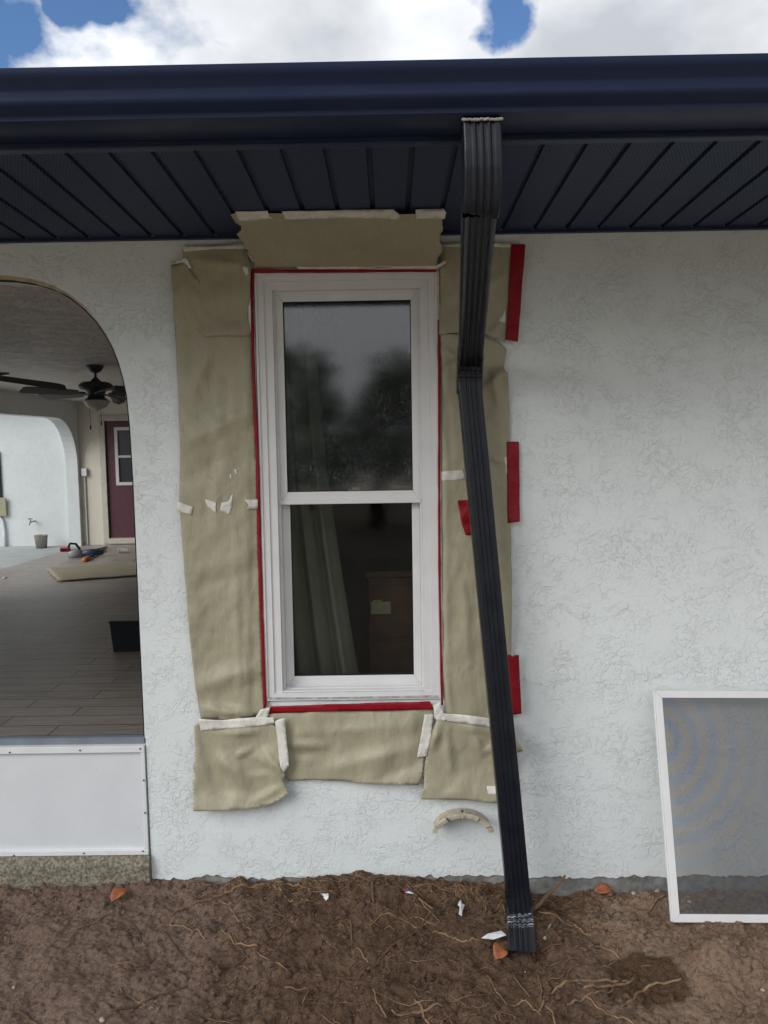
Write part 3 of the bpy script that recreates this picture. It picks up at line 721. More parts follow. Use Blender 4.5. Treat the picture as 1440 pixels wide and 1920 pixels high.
fan('ceiling_fan', -3.02, 5.0, 2.55, 1.48, 'dark ceiling fan with white glass bowl and pull chains, seen whole under the porch ceiling')
fan('ceiling_fan', -3.27, 2.95, 2.55, .55, 'nearer dark ceiling fan of which one long blade reaches in from the left edge', .14)
t = thing('cage_lamp', (-3.55, 7.3, 2.55), 'small dark caged lamp on the porch ceiling behind the fan', 'lamp')
cx, cy = at(222, 735, 7.3).x, 7.3
bm = BM(); lathe(bm, [(.10, 0), (.10, -.05), (.08, -.07)], (cx, cy, 2.55)); obj('base', bm, IRON, t, smooth=True)
bm = BM(); lathe(bm, [(.085, 0), (.09, -.06), (.06, -.13), (.02, -.15)], (cx, cy, 2.48)); obj('glass', bm, simple('smoky_lamp_glass', (.10, .10, .09), .2), t, smooth=True)
bm = BM()
for k in range(6):
    a = k*PI/3; tube(bm, [(cx+r_*math.cos(a), cy+r_*math.sin(a), 2.48+dz) for r_, dz in ((.10, 0), (.105, -.06), (.07, -.14), (.0, -.165))], .006, 6)
obj('cage', bm, IRON, t)

# porch floor things
FZ = .12
def fl(px, py, z=FZ): return atz(px, py, z)
def wedge(name, pts, z0, z1, mat, label, cat, amp=0, sub=26):
    """a flat mat from its four floor corners"""
    bm = BM(); a, b, c, d = [fl(*p) for p in pts]; V0 = []
    for i in range(sub+1):
        row = []
        for j in range(sub+1):
            u, v_ = i/sub, j/sub; p = a.lerp(b, u).lerp(d.lerp(c, u), v_)
            e = .012*noise.noise(p*14); row.append(bm.verts.new((p.x+e, p.y+e, z1+amp*noise.noise(p*5)+.003*noise.noise(p*60))))
        V0.append(row)
    for i in range(sub):
        for j in range(sub): bm.faces.new((V0[i][j], V0[i+1][j], V0[i+1][j+1], V0[i][j+1]))
    return top(name, bm, mat, label, cat, solid=-.012, smooth=True)
wedge('straw_mat', [(110, 1092), (330, 1076), (330, 1048), (88, 1070)], FZ, FZ+.016, MAT, 'pale woven straw mat with a frayed end lying on the plank tiles', 'mat', .006)
# bucket
p = fl(78, 1027); bm = BM()
t = thing('metal_bucket', p, 'dull metal bucket standing against the courtyard wall', 'bucket')
lathe(bm, [(.085, 0), (.105, .21), (.110, .215), (.104, .213), (.084, .01), (.01, .01)], p, 28); obj('body', bm, STEEL, t, smooth=True)
bm = BM(); tube(bm, [(p.x+.108*math.cos(a), p.y-.07*math.sin(a), p.z+.20-.05*math.sin(a)) for a in [PI*i/12 for i in range(13)]], .004, 6); obj('handle', bm, IRON, t)
# faucet
p = at(65, 977, BY-.02); t = thing('outdoor_faucet', p, 'small brass outdoor faucet on the courtyard wall above the bucket', 'faucet')
bm = BM(); tube(bm, [(p.x, BY, p.z), (p.x, BY-.09, p.z), (p.x-.03, BY-.12, p.z-.01), (p.x-.05, BY-.12, p.z-.06)], .014, 8); obj('spout', bm, STEEL, t)
bm = BM(); tube(bm, [(p.x-.03, BY-.11, p.z), (p.x-.03, BY-.11, p.z+.045)], .006, 6); bx(bm, p.x-.07, p.x+.01, BY-.115, BY-.105, p.z+.04, p.z+.052); obj('handle', bm, IRON, t)
# wall hose pipe + masked courtyard window
a = at(4, 972, BY-.03); b = at(10, 1022, BY-.03)
bm = BM(); tube(bm, [(a.x-.12, a.y, a.z+.03), (a.x-.04, a.y, a.z+.02), (a.x+.01, a.y, a.z-.04), (b.x, a.y, (a.z+b.z)/2), (b.x, a.y, FZ)], .022, 10)
top('wall_pipe', bm, ALU, 'white pipe bending down the courtyard wall at the left edge', 'pipe', smooth=True)
a = at(-60, 850, BY-.01); b = at(5, 940, BY-.01)
bm = BM(); bx(bm, a.x, b.x, BY-.03, BY-.001, b.z, a.z+.02); top('courtyard_window_edge', bm, DGLASS, 'dark edge of a masked window in the courtyard wall at the left edge', 'window', bevel=.005)
a = at(-60, 934, BY-.05); b = at(13, 968, BY-.05)
bm = BM(); bx(bm, a.x, b.x, BY-.06, BY-.04, b.z, a.z); top('masking_paper_scrap', bm, KRAFT, 'brown paper flap under the window at the far left of the courtyard', 'masking paper', bevel=.01)
# cordless tool
p = fl(128, 1047)
t = thing('cordless_vacuum', p, 'small grey cordless vacuum with a red and black battery lying on the porch floor', 'power tool')
bm = BM(); tube(bm, [(p.x, p.y, p.z+.07), (p.x+.10, p.y+.05, p.z+.07), (p.x+.17, p.y+.08, p.z+.06)], [.062, .068, .05], 14); obj('dust_cup', bm, simple('grey_plastic', (.32, .33, .36), .35), t, smooth=True)
bm = BM(); bx(bm, p.x-.10, p.x+.03, p.y-.05, p.y+.03, p.z+.10, p.z+.17); obj('battery', bm, REDP, t, bevel=.01)
bm = BM(); bx(bm, p.x-.085, p.x+.01, p.y-.056, p.y-.049, p.z+.115, p.z+.155); obj('label_plate', bm, BLACK, t)
bm = BM(); tube(bm, [(p.x, p.y, p.z+.15), (p.x+.03, p.y+.02, p.z+.22), (p.x+.10, p.y+.05, p.z+.21), (p.x+.15, p.y+.08, p.z+.12)], .018, 10); obj('handle', bm, BLACK, t, smooth=True)
bm = BM(); tube(bm, [(p.x+.16, p.y+.08, p.z+.06), (p.x+.30, p.y+.13, p.z+.07), (p.x+.45, p.y+.2, p.z+.06)], [.05, .055, .035], 12); obj('motor_housing', bm, NAVYP, t, smooth=True)
# two poles
for (a, b, m1, m2, lab) in (((158, 1054), (196, 1033), NAVYP, ORANGE, 'dark blue pole with an orange end lying beside the cordless vacuum'), ((148, 1042), (200, 1030), STEEL, NAVYP, 'pale metal pole with a dark grip lying behind the orange ended pole')):
    p0, p1 = fl(*a), fl(*b); t = thing('extension_pole', p0, lab, 'pole'); d_ = (p1-p0)
    bm = BM(); tube(bm, [p0+Vector((0, 0, .03))+d_*.2, p1+Vector((0, 0, .03))], .022, 10); obj('shaft', bm, m1, t, smooth=True)
    bm = BM(); tube(bm, [p0+Vector((0, 0, .03)), p0+Vector((0, 0, .03))+d_*.2], .034, 10); obj('grip', bm, m2, t, smooth=True)
p = fl(232, 1037); bm = BM(); tube(bm, [p+Vector((-.06, 0, .04)), p+Vector((.06, .03, .034))], [.042, .032], 16); tube(bm, [p+Vector((-.066, 0, .04)), p+Vector((-.058, 0, .04))], .046, 16)
top('paint_cup', bm, BOWL, 'cream plastic cup lying on its side near the maroon door', 'cup', smooth=False)
p = fl(9, 1085); bm = BM(); bmesh.ops.create_icosphere(bm, subdivisions=2, radius=1, matrix=Matrix.Translation(p+Vector((0, 0, .012))) @ Matrix.Diagonal((.035, .015, .012, 1)))
for v_ in bm.verts: v_.co += Vector((.006, .004, .004))*noise.noise(v_.co*60)
top('tile_scrap', bm, STEEL, 'small grey scrap lying alone on the tiles at the left edge', 'scrap')
# black bin
a = fl(212, 1223); bm = BM()
t = thing('flat_panel', a, 'flat black panel standing on edge on the plank tiles behind the arch edge', 'panel')
w0, w1, hh = .46, .50, .235
def frus(bm, x, y, z0, z1, a0, a1, d0, d1):
    vs = [bm.verts.new((x-(a1-a0)/2+sx*(a_), y+sy*(d_), z_)) if False else bm.verts.new(((x+sx*a_-(a_-a0)/2), y+sy*d_-(d_-d0)/2, z_)) for z_, a_, d_ in ((z0, a0, d0), (z1, a1, d1)) for sx in (0, 1) for sy in (0, 1)]
    for f in ((0, 1, 3, 2), (4, 6, 7, 5), (0, 4, 5, 1), (2, 3, 7, 6), (0, 2, 6, 4), (1, 5, 7, 3)): bm.faces.new([vs[i] for i in f])
frus(bm, a.x, a.y, FZ, FZ+hh-.012, w0, w1, .03, .03); obj('body', bm, BLACK, t, bevel=.008)
bm = BM(); bx(bm, a.x-.025, a.x+w0+.035, a.y-.008, a.y+.036, FZ+hh-.0118, FZ+hh); obj('rim', bm, BLACK, t, bevel=.004)

# ---------------------------------------------------------------- masking paper
def field(px, py): return .007*fb(px*.009, py*.006, 2, 3) + .0035*fb(px*.025, py*.018, 5, 3)
def ridge(px, py, a, b, w_, h):
    """a sharp fold along the segment a-b, fading at its ends"""
    ax, ay = a; bx_, by = b; dx, dy = bx_-ax, by-ay; L2 = dx*dx+dy*dy
    t = max(0, min(1, ((px-ax)*dx+(py-ay)*dy)/L2)); d = math.hypot(px-ax-t*dx, py-ay-t*dy)
    return h*max(0, 1-d/w_)**1.3*(1-.6*abs(2*t-1))
def sheetY(base, amp=1.0, folds=(), bulge=None, seed=0):
    def f(px, py):
        y = base + amp*(.013+field(px+seed*311, py+seed*97)*1.9+.0022*fb(px*.05, py*.03, seed, 3))
        for a, b, w_, h in folds: y += ridge(px, py, a, b, w_, h*2.0)
        if bulge: y += bulge(px, py)
        return -max(y, .0025+base*.5)
    return f
def cut(poly, step, torn=(), seed=0, amp=2.2):
    out = []
    n = len(poly)
    for i in range(n):
        a, b = Vector(poly[i]), Vector(poly[(i+1) % n]); L_ = (b-a).length; m = max(1, int(L_/(step*(.5 if i in torn else 1))))
        t_ = (b-a).normalized(); nn = Vector((-t_.y, t_.x))
        for k in range(m):
            p = a.lerp(b, k/m)
            if i in torn and k: p = p+nn*(amp*(1.3*noise.noise(Vector((p.x*.05, p.y*.05, seed+9)))*2 + (.6 if k % 2 else -.6)*(.4+abs(noise.noise(Vector((p.x*.2, p.y*.2, seed)))))))
            elif k: p = p+nn*(.9*noise.noise(Vector((p.x*.03, p.y*.03, seed))))
            out.append(p)
    return out
def sheet(poly, fY, step=6, torn=(), seed=0, amp=2.2):
    out = cut(poly, step, torn, seed, amp); n = len(out)
    xs_ = [p.x for p in out]; ys_ = [p.y for p in out]; inner = []
    def inside(x, y):
        c = False; j = n-1
        for i in range(n):
            if (out[i].y > y) != (out[j].y > y) and x < (out[j].x-out[i].x)*(y-out[i].y)/(out[j].y-out[i].y)+out[i].x: c = not c
            j = i
        return c
    y = min(ys_)+step*.5; r_ = 0
    while y < max(ys_):
        x = min(xs_)+step*(.5+.5*(r_ % 2)*.9)
        while x < max(xs_):
            if inside(x, y) and min((p.x-x)**2+(p.y-y)**2 for p in out) > (step*.45)**2: inner.append(Vector((x, y)))
            x += step
        y += step; r_ += 1
    vs, es, fs, *_ = delaunay_2d_cdt(out+inner, [(i, (i+1) % n) for i in range(n)], [], 1, 1e-4)
    bm = BM(); V = [bm.verts.new(at(p.x, p.y, fY(p.x, p.y))) for p in vs]
    for f in fs:
        try: bm.faces.new([V[i] for i in f])
        except ValueError: pass
    return bm
def paper(label, poly, fY, torn=(), seed=0, step=6, amp=2.2, name='masking_paper'):
    return top(name, sheet(poly, fY, step, torn, seed, amp), KRAFT, label, 'masking paper', smooth=True, solid=.0004)
def tape(label, poly, fY, mat=None, name='masking_tape', lift=.0022, cat='tape', step=5, torn=(), group=None, amp=1.2):
    g = lambda px, py: fY(px, py)-lift
    return top(name, sheet(poly, g, step, torn, len(label), amp), mat or TAPE, label, cat, group, smooth=True, solid=.0003)

# left column (long), with diagonal soft billows
fL = sheetY(.004, 1.0, [((350, 830), (470, 770), 30, .010), ((345, 900), (450, 840), 26, -.006), ((372, 1290), (480, 1250), 30, .012), ((350, 1110), (470, 1070), 34, -.006), ((400, 640), (360, 740), 22, .009), ((430, 640), (425, 800), 16, -.004),
                        ((415, 860), (400, 1000), 18, .005), ((440, 1000), (450, 1330), 12, .005), ((385, 1330), (470, 1338), 14, .012)],
            lambda px, py: .018*sstep(400, 335, px)*(.5+.5*math.sin(py*.012+1)) - .012*sstep(462, 478, px), 1)
paper('long creased brown paper strip taped down the wall on the left side of the window',
      [(320, 497), (346, 492), (400, 560), (470, 560), (472, 640), (478, 760), (481, 900), (486, 1080), (490, 1220), (496, 1340), (440, 1350), (377, 1348), (366, 1285), (356, 1200), (345, 1060), (336, 940), (338, 850), (334, 740), (328, 620)], fL, torn=(), seed=1)
fL2 = sheetY(.010, 1.0, [((350, 485), (470, 500), 14, .006), ((352, 520), (352, 620), 10, .006)], lambda px, py: .006*sstep(600, 632, py)-.010*sstep(462, 476, px), 1)
paper('short upper patch of brown paper overlapping the left strip under the eave',
      [(343, 461), (466, 457), (470, 505), (469, 560), (470, 629), (425, 629), (385, 631), (362, 612), (350, 590), (350, 540), (346, 500)], fL2, torn=(10,), seed=2)
# right column
fR = sheetY(.004, .8, [((828, 655), (900, 700), 14, .012), ((832, 690), (880, 668), 10, -.008), ((905, 735), (950, 690), 16, .016), ((925, 700), (935, 760), 14, .012), ((835, 740), (850, 900), 10, -.004),
                       ((836, 1262), (846, 1340), 9, .006), ((905, 850), (948, 868), 12, .008), ((835, 920), (840, 1300), 8, .004), ((945, 880), (950, 1220), 7, .004), ((870, 1090), (880, 1250), 12, .005)], lambda px, py: .010*sstep(940, 958, px)*(.5+.5*math.sin(py*.02)) - .010*sstep(835, 824, px), 3)
paper('long brown paper strip on the wall behind the diagonal black pipe',
      [(824, 625), (900, 628), (935, 640), (950, 655), (945, 690), (953, 700), (955, 760), (956, 850), (958, 980), (960, 1120), (959, 1235), (958, 1345), (900, 1352), (835, 1338), (829, 1250), (827, 1100), (825, 900), (824, 760)], fR, seed=3)
fR2 = sheetY(.010, .8, [((840, 560), (940, 520), 16, .005), ((905, 640), (945, 600), 14, .008)], lambda px, py: .004*sstep(600, 640, py)-.010*sstep(835, 823, px), 3)
paper('upper patch of brown paper behind the pipe just below the eave',
      [(824, 458), (900, 452), (960, 457), (958, 520), (955, 600), (948, 640), (905, 626), (850, 624), (823, 628)], fR2, torn=(5,), seed=4)
# header, slanting from the window head out to the soffit
def fH(px, py):
    t = sstep(0, 1, 0); u = max(0, min(1.05, (503-py)/100.0))
    return -.016-.245*u - .010*math.sin(u*PI)*(1+.5*math.sin(px*.02)) + .004*fb(px*.012, py*.02, 8, 3)
paper('wide brown paper apron slanting from the window head out to the dark soffit',
      [(440, 400), (520, 400), (640, 399), (745, 402), (835, 399), (829, 420), (826, 440), (828, 462), (824, 480), (820, 503), (700, 505), (560, 503), (479, 503), (466, 470), (448, 445), (443, 438), (452, 428), (440, 415), (432, 402)], fH, torn=(4, 5, 6, 7, 8, 12, 13, 15, 16), seed=5, amp=2.6)
# lower papers
fD = sheetY(.003, .9, [((545, 1395), (610, 1398), 10, .010), ((545, 1412), (590, 1415), 9, -.006), ((620, 1440), (780, 1400), 26, .010), ((560, 1375), (770, 1360), 22, .006), ((700, 1465), (790, 1430), 16, -.006)], lambda px, py: .026*sstep(1400, 1472, py)*(.6+.4*math.sin(px*.02)) - .004*sstep(1345, 1335, py), 6)
paper('brown paper strip hanging under the window sill between the two lower corner patches',
      [(498, 1337), (560, 1335), (660, 1332), (760, 1330), (814, 1330), (812, 1350), (796, 1400), (792, 1450), (785, 1472), (740, 1471), (690, 1470), (640, 1464), (585, 1462), (540, 1464), (525, 1440), (515, 1370)], fD, seed=6)
fC = sheetY(.012, 1.0, [((382, 1360), (415, 1480), 24, -.018), ((450, 1410), (535, 1440), 10, .004), ((497, 1410), (530, 1455), 14, .014), ((415, 1375), (480, 1372), 10, .010), ((440, 1418), (470, 1405), 8, .010), ((400, 1415), (455, 1460), 22, .016), ((480, 1500), (530, 1475), 12, .010), ((470, 1455), (500, 1452), 9, .006)],
            lambda px, py: .020*sstep(1480, 1522, py) + .012*sstep(500, 545, px), 7)
paper('square crumpled brown paper patch at the lower left corner of the window',
      [(375, 1352), (430, 1360), (500, 1352), (520, 1365), (527, 1400), (531, 1445), (535, 1452), (534, 1470), (541, 1488), (520, 1502), (485, 1516), (420, 1520), (362, 1521), (362, 1505), (365, 1460), (366, 1400), (364, 1362)], fC, torn=(6, 7, 12, 13, 14), seed=7, amp=2.6)
fE = sheetY(.010, .9, [((822, 1360), (812, 1400), 12, .016), ((835, 1370), (845, 1440), 16, .012), ((890, 1385), (905, 1415), 10, .010), ((830, 1492), (860, 1486), 8, .004), ((905, 1412), (925, 1400), 8, .008), ((860, 1365), (930, 1372), 8, .005), ((945, 1380), (975, 1405), 14, .02)],
            lambda px, py: .022*sstep(1440, 1505, py) + .05*sstep(955, 978, px), 8)
paper('squarish creased brown paper patch hanging at the lower right corner, half behind the pipe',
      [(820, 1348), (870, 1356), (930, 1360), (962, 1362), (970, 1390), (981, 1408), (968, 1412), (962, 1440), (958, 1490), (945, 1502), (925, 1506), (870, 1500), (820, 1499), (788, 1499), (793, 1480), (794, 1448), (800, 1410), (808, 1375)], fE, torn=(13, 14), seed=8)

# red tape
wallf = lambda px, py: -.0015
rfold = lambda px, py: -.006-.002*math.sin(py*.08)
redg = 'red tape strips on the paper edge right of the window'
tape('long upper red tape strip slanting down the right paper edge below the eave', [(959, 458), (985, 458), (971, 641), (948, 637)], lambda x, y: fR2(x, y)-.004, RED, 'red_tape', group=redg)
tape('middle red tape strip on the right paper edge, halfway up the wall', [(950, 828), (973, 828), (975, 978), (952, 981)], lambda x, y: fR(x, y)-.001, RED, 'red_tape', group=redg)
tape('lowest red tape strip emerging from behind the diagonal pipe', [(938, 1230), (951, 1229), (955, 1227), (961, 1231), (966, 1228), (973, 1228), (978, 1338), (950, 1342)], lambda x, y: fR(x, y)-.001, RED, 'red_tape', group=redg)
tape('small crumpled red tape piece left of the pipe, half hidden behind it', [(858, 938), (886, 937), (888, 1003), (873, 1003), (866, 985)], lambda x, y: fR(x, y)-.002+.003*math.sin(y*.2), RED, 'red_tape', group=redg)
flat = lambda px, py: -.0125
rb = 'red tape bordering the window frame'
tape('red tape line running down the left side of the white window frame', [(470, 508), (477, 512), (475, 560), (477, 640), (481, 760), (487, 880), (489, 1000), (492, 1120), (497, 1240), (500, 1322), (494, 1330), (491, 1240), (486, 1120), (482, 1000), (480, 880), (475, 760), (471, 640), (468, 560)], flat, RED, 'red_tape', group=rb, step=8)
tape('thin red tape line running along the top of the white window frame', [(470, 504), (560, 506), (700, 505), (818, 503), (818, 510), (700, 511), (560, 512), (475, 512)], flat, RED, 'red_tape', group=rb)
tape('broad red tape line running under the white window sill', [(505, 1325), (600, 1321), (700, 1318), (806, 1315), (813, 1330), (700, 1333), (600, 1334), (502, 1338)], lambda x, y: -.017, RED, 'red_tape', group=rb)
tape('narrow red tape line running down the right side of the white window frame', [(820, 600), (825, 600), (826, 760), (825, 900), (826, 1100), (828, 1200), (831, 1322), (827, 1322), (824, 1200), (822, 1100), (821, 900), (821, 760)], lambda x, y: -.0155, RED, 'red_tape', group=rb, step=8)
# masking tape pieces
tg = 'cream masking tape pieces'
for lab, poly, f_, torn in (
    ('cream tape piece on the soffit at the left end of the slanting paper apron', [(441, 397), (502, 395), (505, 406), (514, 411), (448, 414)], fH, (2,)),
    ('longest cream tape strip along the top of the slanting paper apron', [(528, 396), (640, 394), (737, 392), (751, 405), (746, 411), (640, 409), (535, 412)], fH, ()),
    ('cream tape piece on the soffit at the right end of the slanting paper apron', [(779, 393), (832, 391), (837, 399), (834, 411), (781, 411)], fH, (2,)),
    ('thin cream tape strip along the bottom of the slanting apron over the window head', [(555, 500), (680, 500), (818, 498), (835, 489), (837, 493), (820, 505), (690, 505), (560, 505)], fH, ()),
    ('cream tape strip along the top of the upper left paper patch', [(341, 461), (350, 458), (352, 462), (400, 460), (466, 456), (466, 466), (400, 467), (352, 471), (345, 471)], fL2, ()),
    ('cream tape scrap at the outer corner of the upper left paper patch', [(317, 493), (345, 483), (352, 486), (359, 503), (322, 505)], lambda x, y: fL2(x, y)-.004, (4,)),
    ('small cream tape scrap angled near the top left window corner', [(463, 474), (472, 470), (483, 484), (474, 491)], lambda x, y: fL2(x, y)-.004, ()),
    ('curled cream tape scrap at the top left corner of the white frame', [(454, 502), (458, 496), (464, 501), (466, 514), (461, 517)], lambda x, y: fL2(x, y)-.004, ()),
    ('cream tape strip along the top of the upper right paper patch', [(822, 457), (870, 454), (945, 454), (960, 455), (957, 464), (900, 462), (824, 463)], fR2, ()),
    ('white triangular paper chip beside the upper red tape strip', [(934, 601), (949, 578), (948, 606)], lambda x, y: fR2(x, y)-.001, ()),
    ('short cream tape at mid height of the left paper, crossing its outer edge', [(333, 938), (344, 944), (362, 950), (358, 966), (345, 962), (331, 957)], lambda x, y: fL(x, y)-.003, (5,)),
    ('torn cream tape scrap on the left paper, second from its outer edge', [(384, 936), (405, 942), (405, 961), (398, 958), (388, 949)], fL, ()),
    ('torn forked cream tape scrap in the middle of the left paper', [(415, 943), (428, 940), (437, 924), (435, 950), (430, 965), (418, 960), (412, 958)], fL, ()),
    ('cream tape piece on the left paper touching the window border', [(459, 937), (483, 936), (483, 954), (463, 954), (466, 946)], lambda x, y: fL(x, y)-.006, ()),
    ('tiny cream oval tear high on the middle of the left paper', [(430, 890), (434, 888), (435, 898), (432, 900)], fL, ()),
    ('tiny cream pointed tear high on the middle of the left paper', [(438, 880), (445, 879), (444, 893)], fL, ()),
    ('short cream tape strip at mid height of the right paper, beside the pipe', [(823, 885), (868, 881), (873, 899), (826, 902)], fR, ()),
    ('long cream tape strip under the left paper above the lower left patch', [(372, 1348), (420, 1350), (460, 1346), (513, 1345), (515, 1357), (480, 1362), (430, 1366), (376, 1370)], lambda x, y: fC(x, y)-.002, ()),
    ('upright cream tape strip joining the lower left patch to the sill paper', [(516, 1352), (534, 1346), (537, 1380), (542, 1436), (532, 1450), (526, 1438), (521, 1400)], lambda x, y: min(fC(x, y), fD(x, y))-.001, ()),
    ('crumpled cream tape knot at the lower left corner of the window', [(488, 1330), (506, 1326), (502, 1345), (490, 1358), (474, 1352)], lambda x, y: -.026+.004*math.sin(x*.5+y*.3), ()),
    ('crumpled cream tape knot at the lower right corner of the window', [(812, 1322), (825, 1316), (830, 1332), (838, 1350), (820, 1352), (814, 1345)], lambda x, y: -.026+.004*math.sin(x*.5+y*.3), ()),
    ('slanting cream tape strip joining the sill paper to the lower right patch', [(796, 1340), (813, 1339), (808, 1380), (800, 1418), (790, 1421), (782, 1422)], lambda x, y: min(fE(x, y), fD(x, y))-.001, (4,)),
    ('cream tape strip running right from the lower right window corner behind the pipe', [(832, 1338), (870, 1340), (925, 1347), (960, 1350), (960, 1368), (920, 1364), (870, 1356), (838, 1352)], lambda x, y: min(fE(x, y), fR(x, y))-.003, ()),
    ('small square cream tape piece low on the lower right patch beside the pipe', [(912, 1474), (934, 1474), (934, 1491), (916, 1490)], fE, (3,)),
    ('thin pale tape edge between the paper and the middle red tape', [(945, 858), (951, 856), (951, 892), (948, 885)], fR, ()),
    ('narrow cream tape edge along the top left side of the window border', [(464, 517), (469, 518), (470, 570), (471, 628), (466, 600)], lambda x, y: -.018, ())):
    tape(lab, poly, f_, TAPE, 'masking_tape', torn=torn, group=tg)

# plaster band on the right reveal (pinkish scraped edge) and caulk line
bm = BM(); prism(bm, [(X1-.0005, Z0+.005), (X1+.008, Z0+.005), (X1+.007, Z1-.01), (X1-.0005, Z1-.004)], -.0135, .0)
obj('scraped_plaster', bm, simple('scraped_plaster', (.50, .42, .40), .8, var=.25, nsc=35), win)

# ---------------------------------------------------------------- hose hanger
t = thing('hose_hanger', at(865, 1535, 0), 'aged cream plastic half ring hose hanger screwed to the wall left of the pipe foot', 'hose hanger')
ca = at(866, 1549, -.03); Ro_, Ri = .108, .094
bm = BM(); arcp = [(math.radians(168-156*i/30)) for i in range(31)]
V = []
def el(a, r): return (ca.x+1.10*r*math.cos(a), ca.z+.72*r*math.sin(a)-.012)
for a in arcp:
    w_ = .030+.012*abs(math.cos(a))
    (xo, zo), (xi, zi) = el(a, Ro_), el(a, Ri-.001)
    V.append([(xi, -.003, zi), (xi, -w_-.03, zi-.002), (xi-(xi-ca.x)*.02, -w_-.03, zi-.006), (xi, -w_-.034, zi-.006), (xo, -w_-.034, zo-.006), (xo, -w_-.03, zo), (xi+(xo-xi)*.35, -w_-.029, zi+(zo-zi)*.35), (xi+(xo-xi)*.35, -.003, zi+(zo-zi)*.35)])
VV = [[bm.verts.new(p) for p in r_] for r_ in V]
for i in range(30):
    for k in range(8): bm.faces.new((VV[i][k], VV[i][(k+1) % 8], VV[i+1][(k+1) % 8], VV[i+1][k]))
bm.faces.new(VV[0]); bm.faces.new(VV[-1][::-1])
obj('arc', bm, AGED, t)
for ai in (9, 15, 21, 27, 3):
    a = arcp[ai]; bm = BM(); (xo, zo), (xi, zi) = el(a, Ro_+.002), el(a, Ri-.006)
    tube(bm, [(xi, -.075, zi), (xo, -.075, zo)], .0032, 6); tube(bm, [(xi, -.074, zi), (xi, -.01, zi)], .003, 6); obj('rib', bm, AGEDD if ai == 9 else AGED, t)
p = at(866, 1519, -.07); bm = BM(); bmesh.ops.create_icosphere(bm, subdivisions=2, radius=.006, matrix=Matrix.Translation((p.x, -.078, p.z))); obj('screw', bm, SCREW, t, smooth=True)

# ---------------------------------------------------------------- leaning window screen
t = thing('window_screen', (1.3, -.4, -.08), 'white framed insect screen leaning against the wall at the right edge', 'window screen')
TL = at(1226, 1295, -.035); BL = atz(1260, 1728, -.075)
upv = (TL-BL); Hh = upv.length; upv.normalize(); rt = Vector((1, 0, 0)); rt = (rt-upv*rt.dot(upv)).normalized(); nv = rt.cross(upv)   # faces -y
if nv.y > 0: nv = -nv
Ws = .92
def sp3(u, v_, d): return BL+rt*u+upv*v_+nv*d
def sbar(bm, quad, d0, d1):
    a = [bm.verts.new(sp3(u, v_, d0)) for u, v_ in quad]; b = [bm.verts.new(sp3(u, v_, d1)) for u, v_ in quad]
    bm.faces.new(a); bm.faces.new(b[::-1])
    for i in range(4): bm.faces.new((a[i], b[i], b[(i+1) % 4], a[(i+1) % 4]))
f_ = .026; g = .0004
for quad in ([(0, 0), (f_, f_), (f_, Hh-f_), (0, Hh)], [(Ws, 0), (Ws-f_, f_), (Ws-f_, Hh-f_), (Ws, Hh)], [(g, 0), (Ws-g, 0), (Ws-f_-g, f_), (f_+g, f_)], [(g, Hh), (Ws-g, Hh), (Ws-f_-g, Hh-f_), (f_+g, Hh-f_)]):
    bm = BM(); sbar(bm, quad, 0, .010); obj('frame_bar', bm, VINYL, t, bevel=.0012)
bm = BM()
for quad in ([(-.005, .002), (0-.0006, .002), (-.0006, Hh-.002), (-.005, Hh-.002)],): sbar(bm, quad, -.003, .006)
obj('frame_lip', bm, ALU, t)
bm = BM(); sbar(bm, [(f_-.002, f_-.002), (Ws-f_+.002, f_-.002), (Ws-f_+.002, Hh-f_+.002), (f_-.002, Hh-f_+.002)], .003, .0035)
me_o = obj('insect_mesh', bm, MESH_OUT, t)

# ---------------------------------------------------------------- debris on the ground
def root(label, pts, r, mat=None, group=None, name='root', lift=.6):
    r *= .72; P_ = [gpt(px, py) for px, py in pts]; out = []
    for a, b in zip(P_[:-1], P_[1:]):
        m = max(2, int((b-a).length/.012))
        for i in range(m):
            p = a.lerp(b, i/m); j = Vector((noise.noise(p*28), noise.noise(p*28+Vector((9, 0, 0))), 0))*.006
            p = p+j; p.z = gh(p.x, p.y)+r*(.35+.9*noise.noise(p*22))+.0012; out.append(p)
    e = P_[-1].copy(); e.z = gh(e.x, e.y)+r*.3; out.append(e); n = len(out)
    bm = BM(); tube(bm, out, [r*(.45+.65*math.sin(PI*min(1, (i+1.5)/n*.5+.25)))*(1+.25*noise.noise(out[i]*70)) for i in range(n)], 6)
    return top(name, bm, mat or ROOT, label, 'root', group, smooth=True)
rg = 'torn roots lying on the dirt'
root('long straight brown root lying diagonally across the middle of the dirt', [(672, 1838), (720, 1790), (770, 1755), (800, 1718), (855, 1690)], .0045, ROOTD, rg)
root('pale root forking up from the top of the long diagonal root', [(812, 1708), (785, 1690), (762, 1655)], .004, ROOT, rg)
root('pale jagged root with a white tip left of the middle', [(408, 1690), (430, 1700), (445, 1725), (472, 1746)], .004, ROOT, rg)
root('pale knotty root below the jagged root', [(410, 1748), (440, 1760), (484, 1775)], .0042, ROOT, rg)
root('long pale root curving down right below the knotty root', [(410, 1768), (440, 1768), (470, 1800), (500, 1828)], .0034, ROOTD, rg)
root('thick pale root running along the foot of the wall below the left paper patch', [(420, 1676), (470, 1664), (530, 1656), (575, 1662)], .0055, ROOT, rg)
root('long tan root sweeping down left from the foot of the wall', [(440, 1668), (390, 1688), (350, 1705), (320, 1716)], .004, ROOT, rg)
root('tan root bending down right from the wall foot under the sill', [(505, 1655), (528, 1672), (550, 1694)], .0055, ROOT, rg)
root('pale root lying between the leaf and the jagged root', [(318, 1734), (350, 1740), (385, 1762)], .004, ROOT, rg)
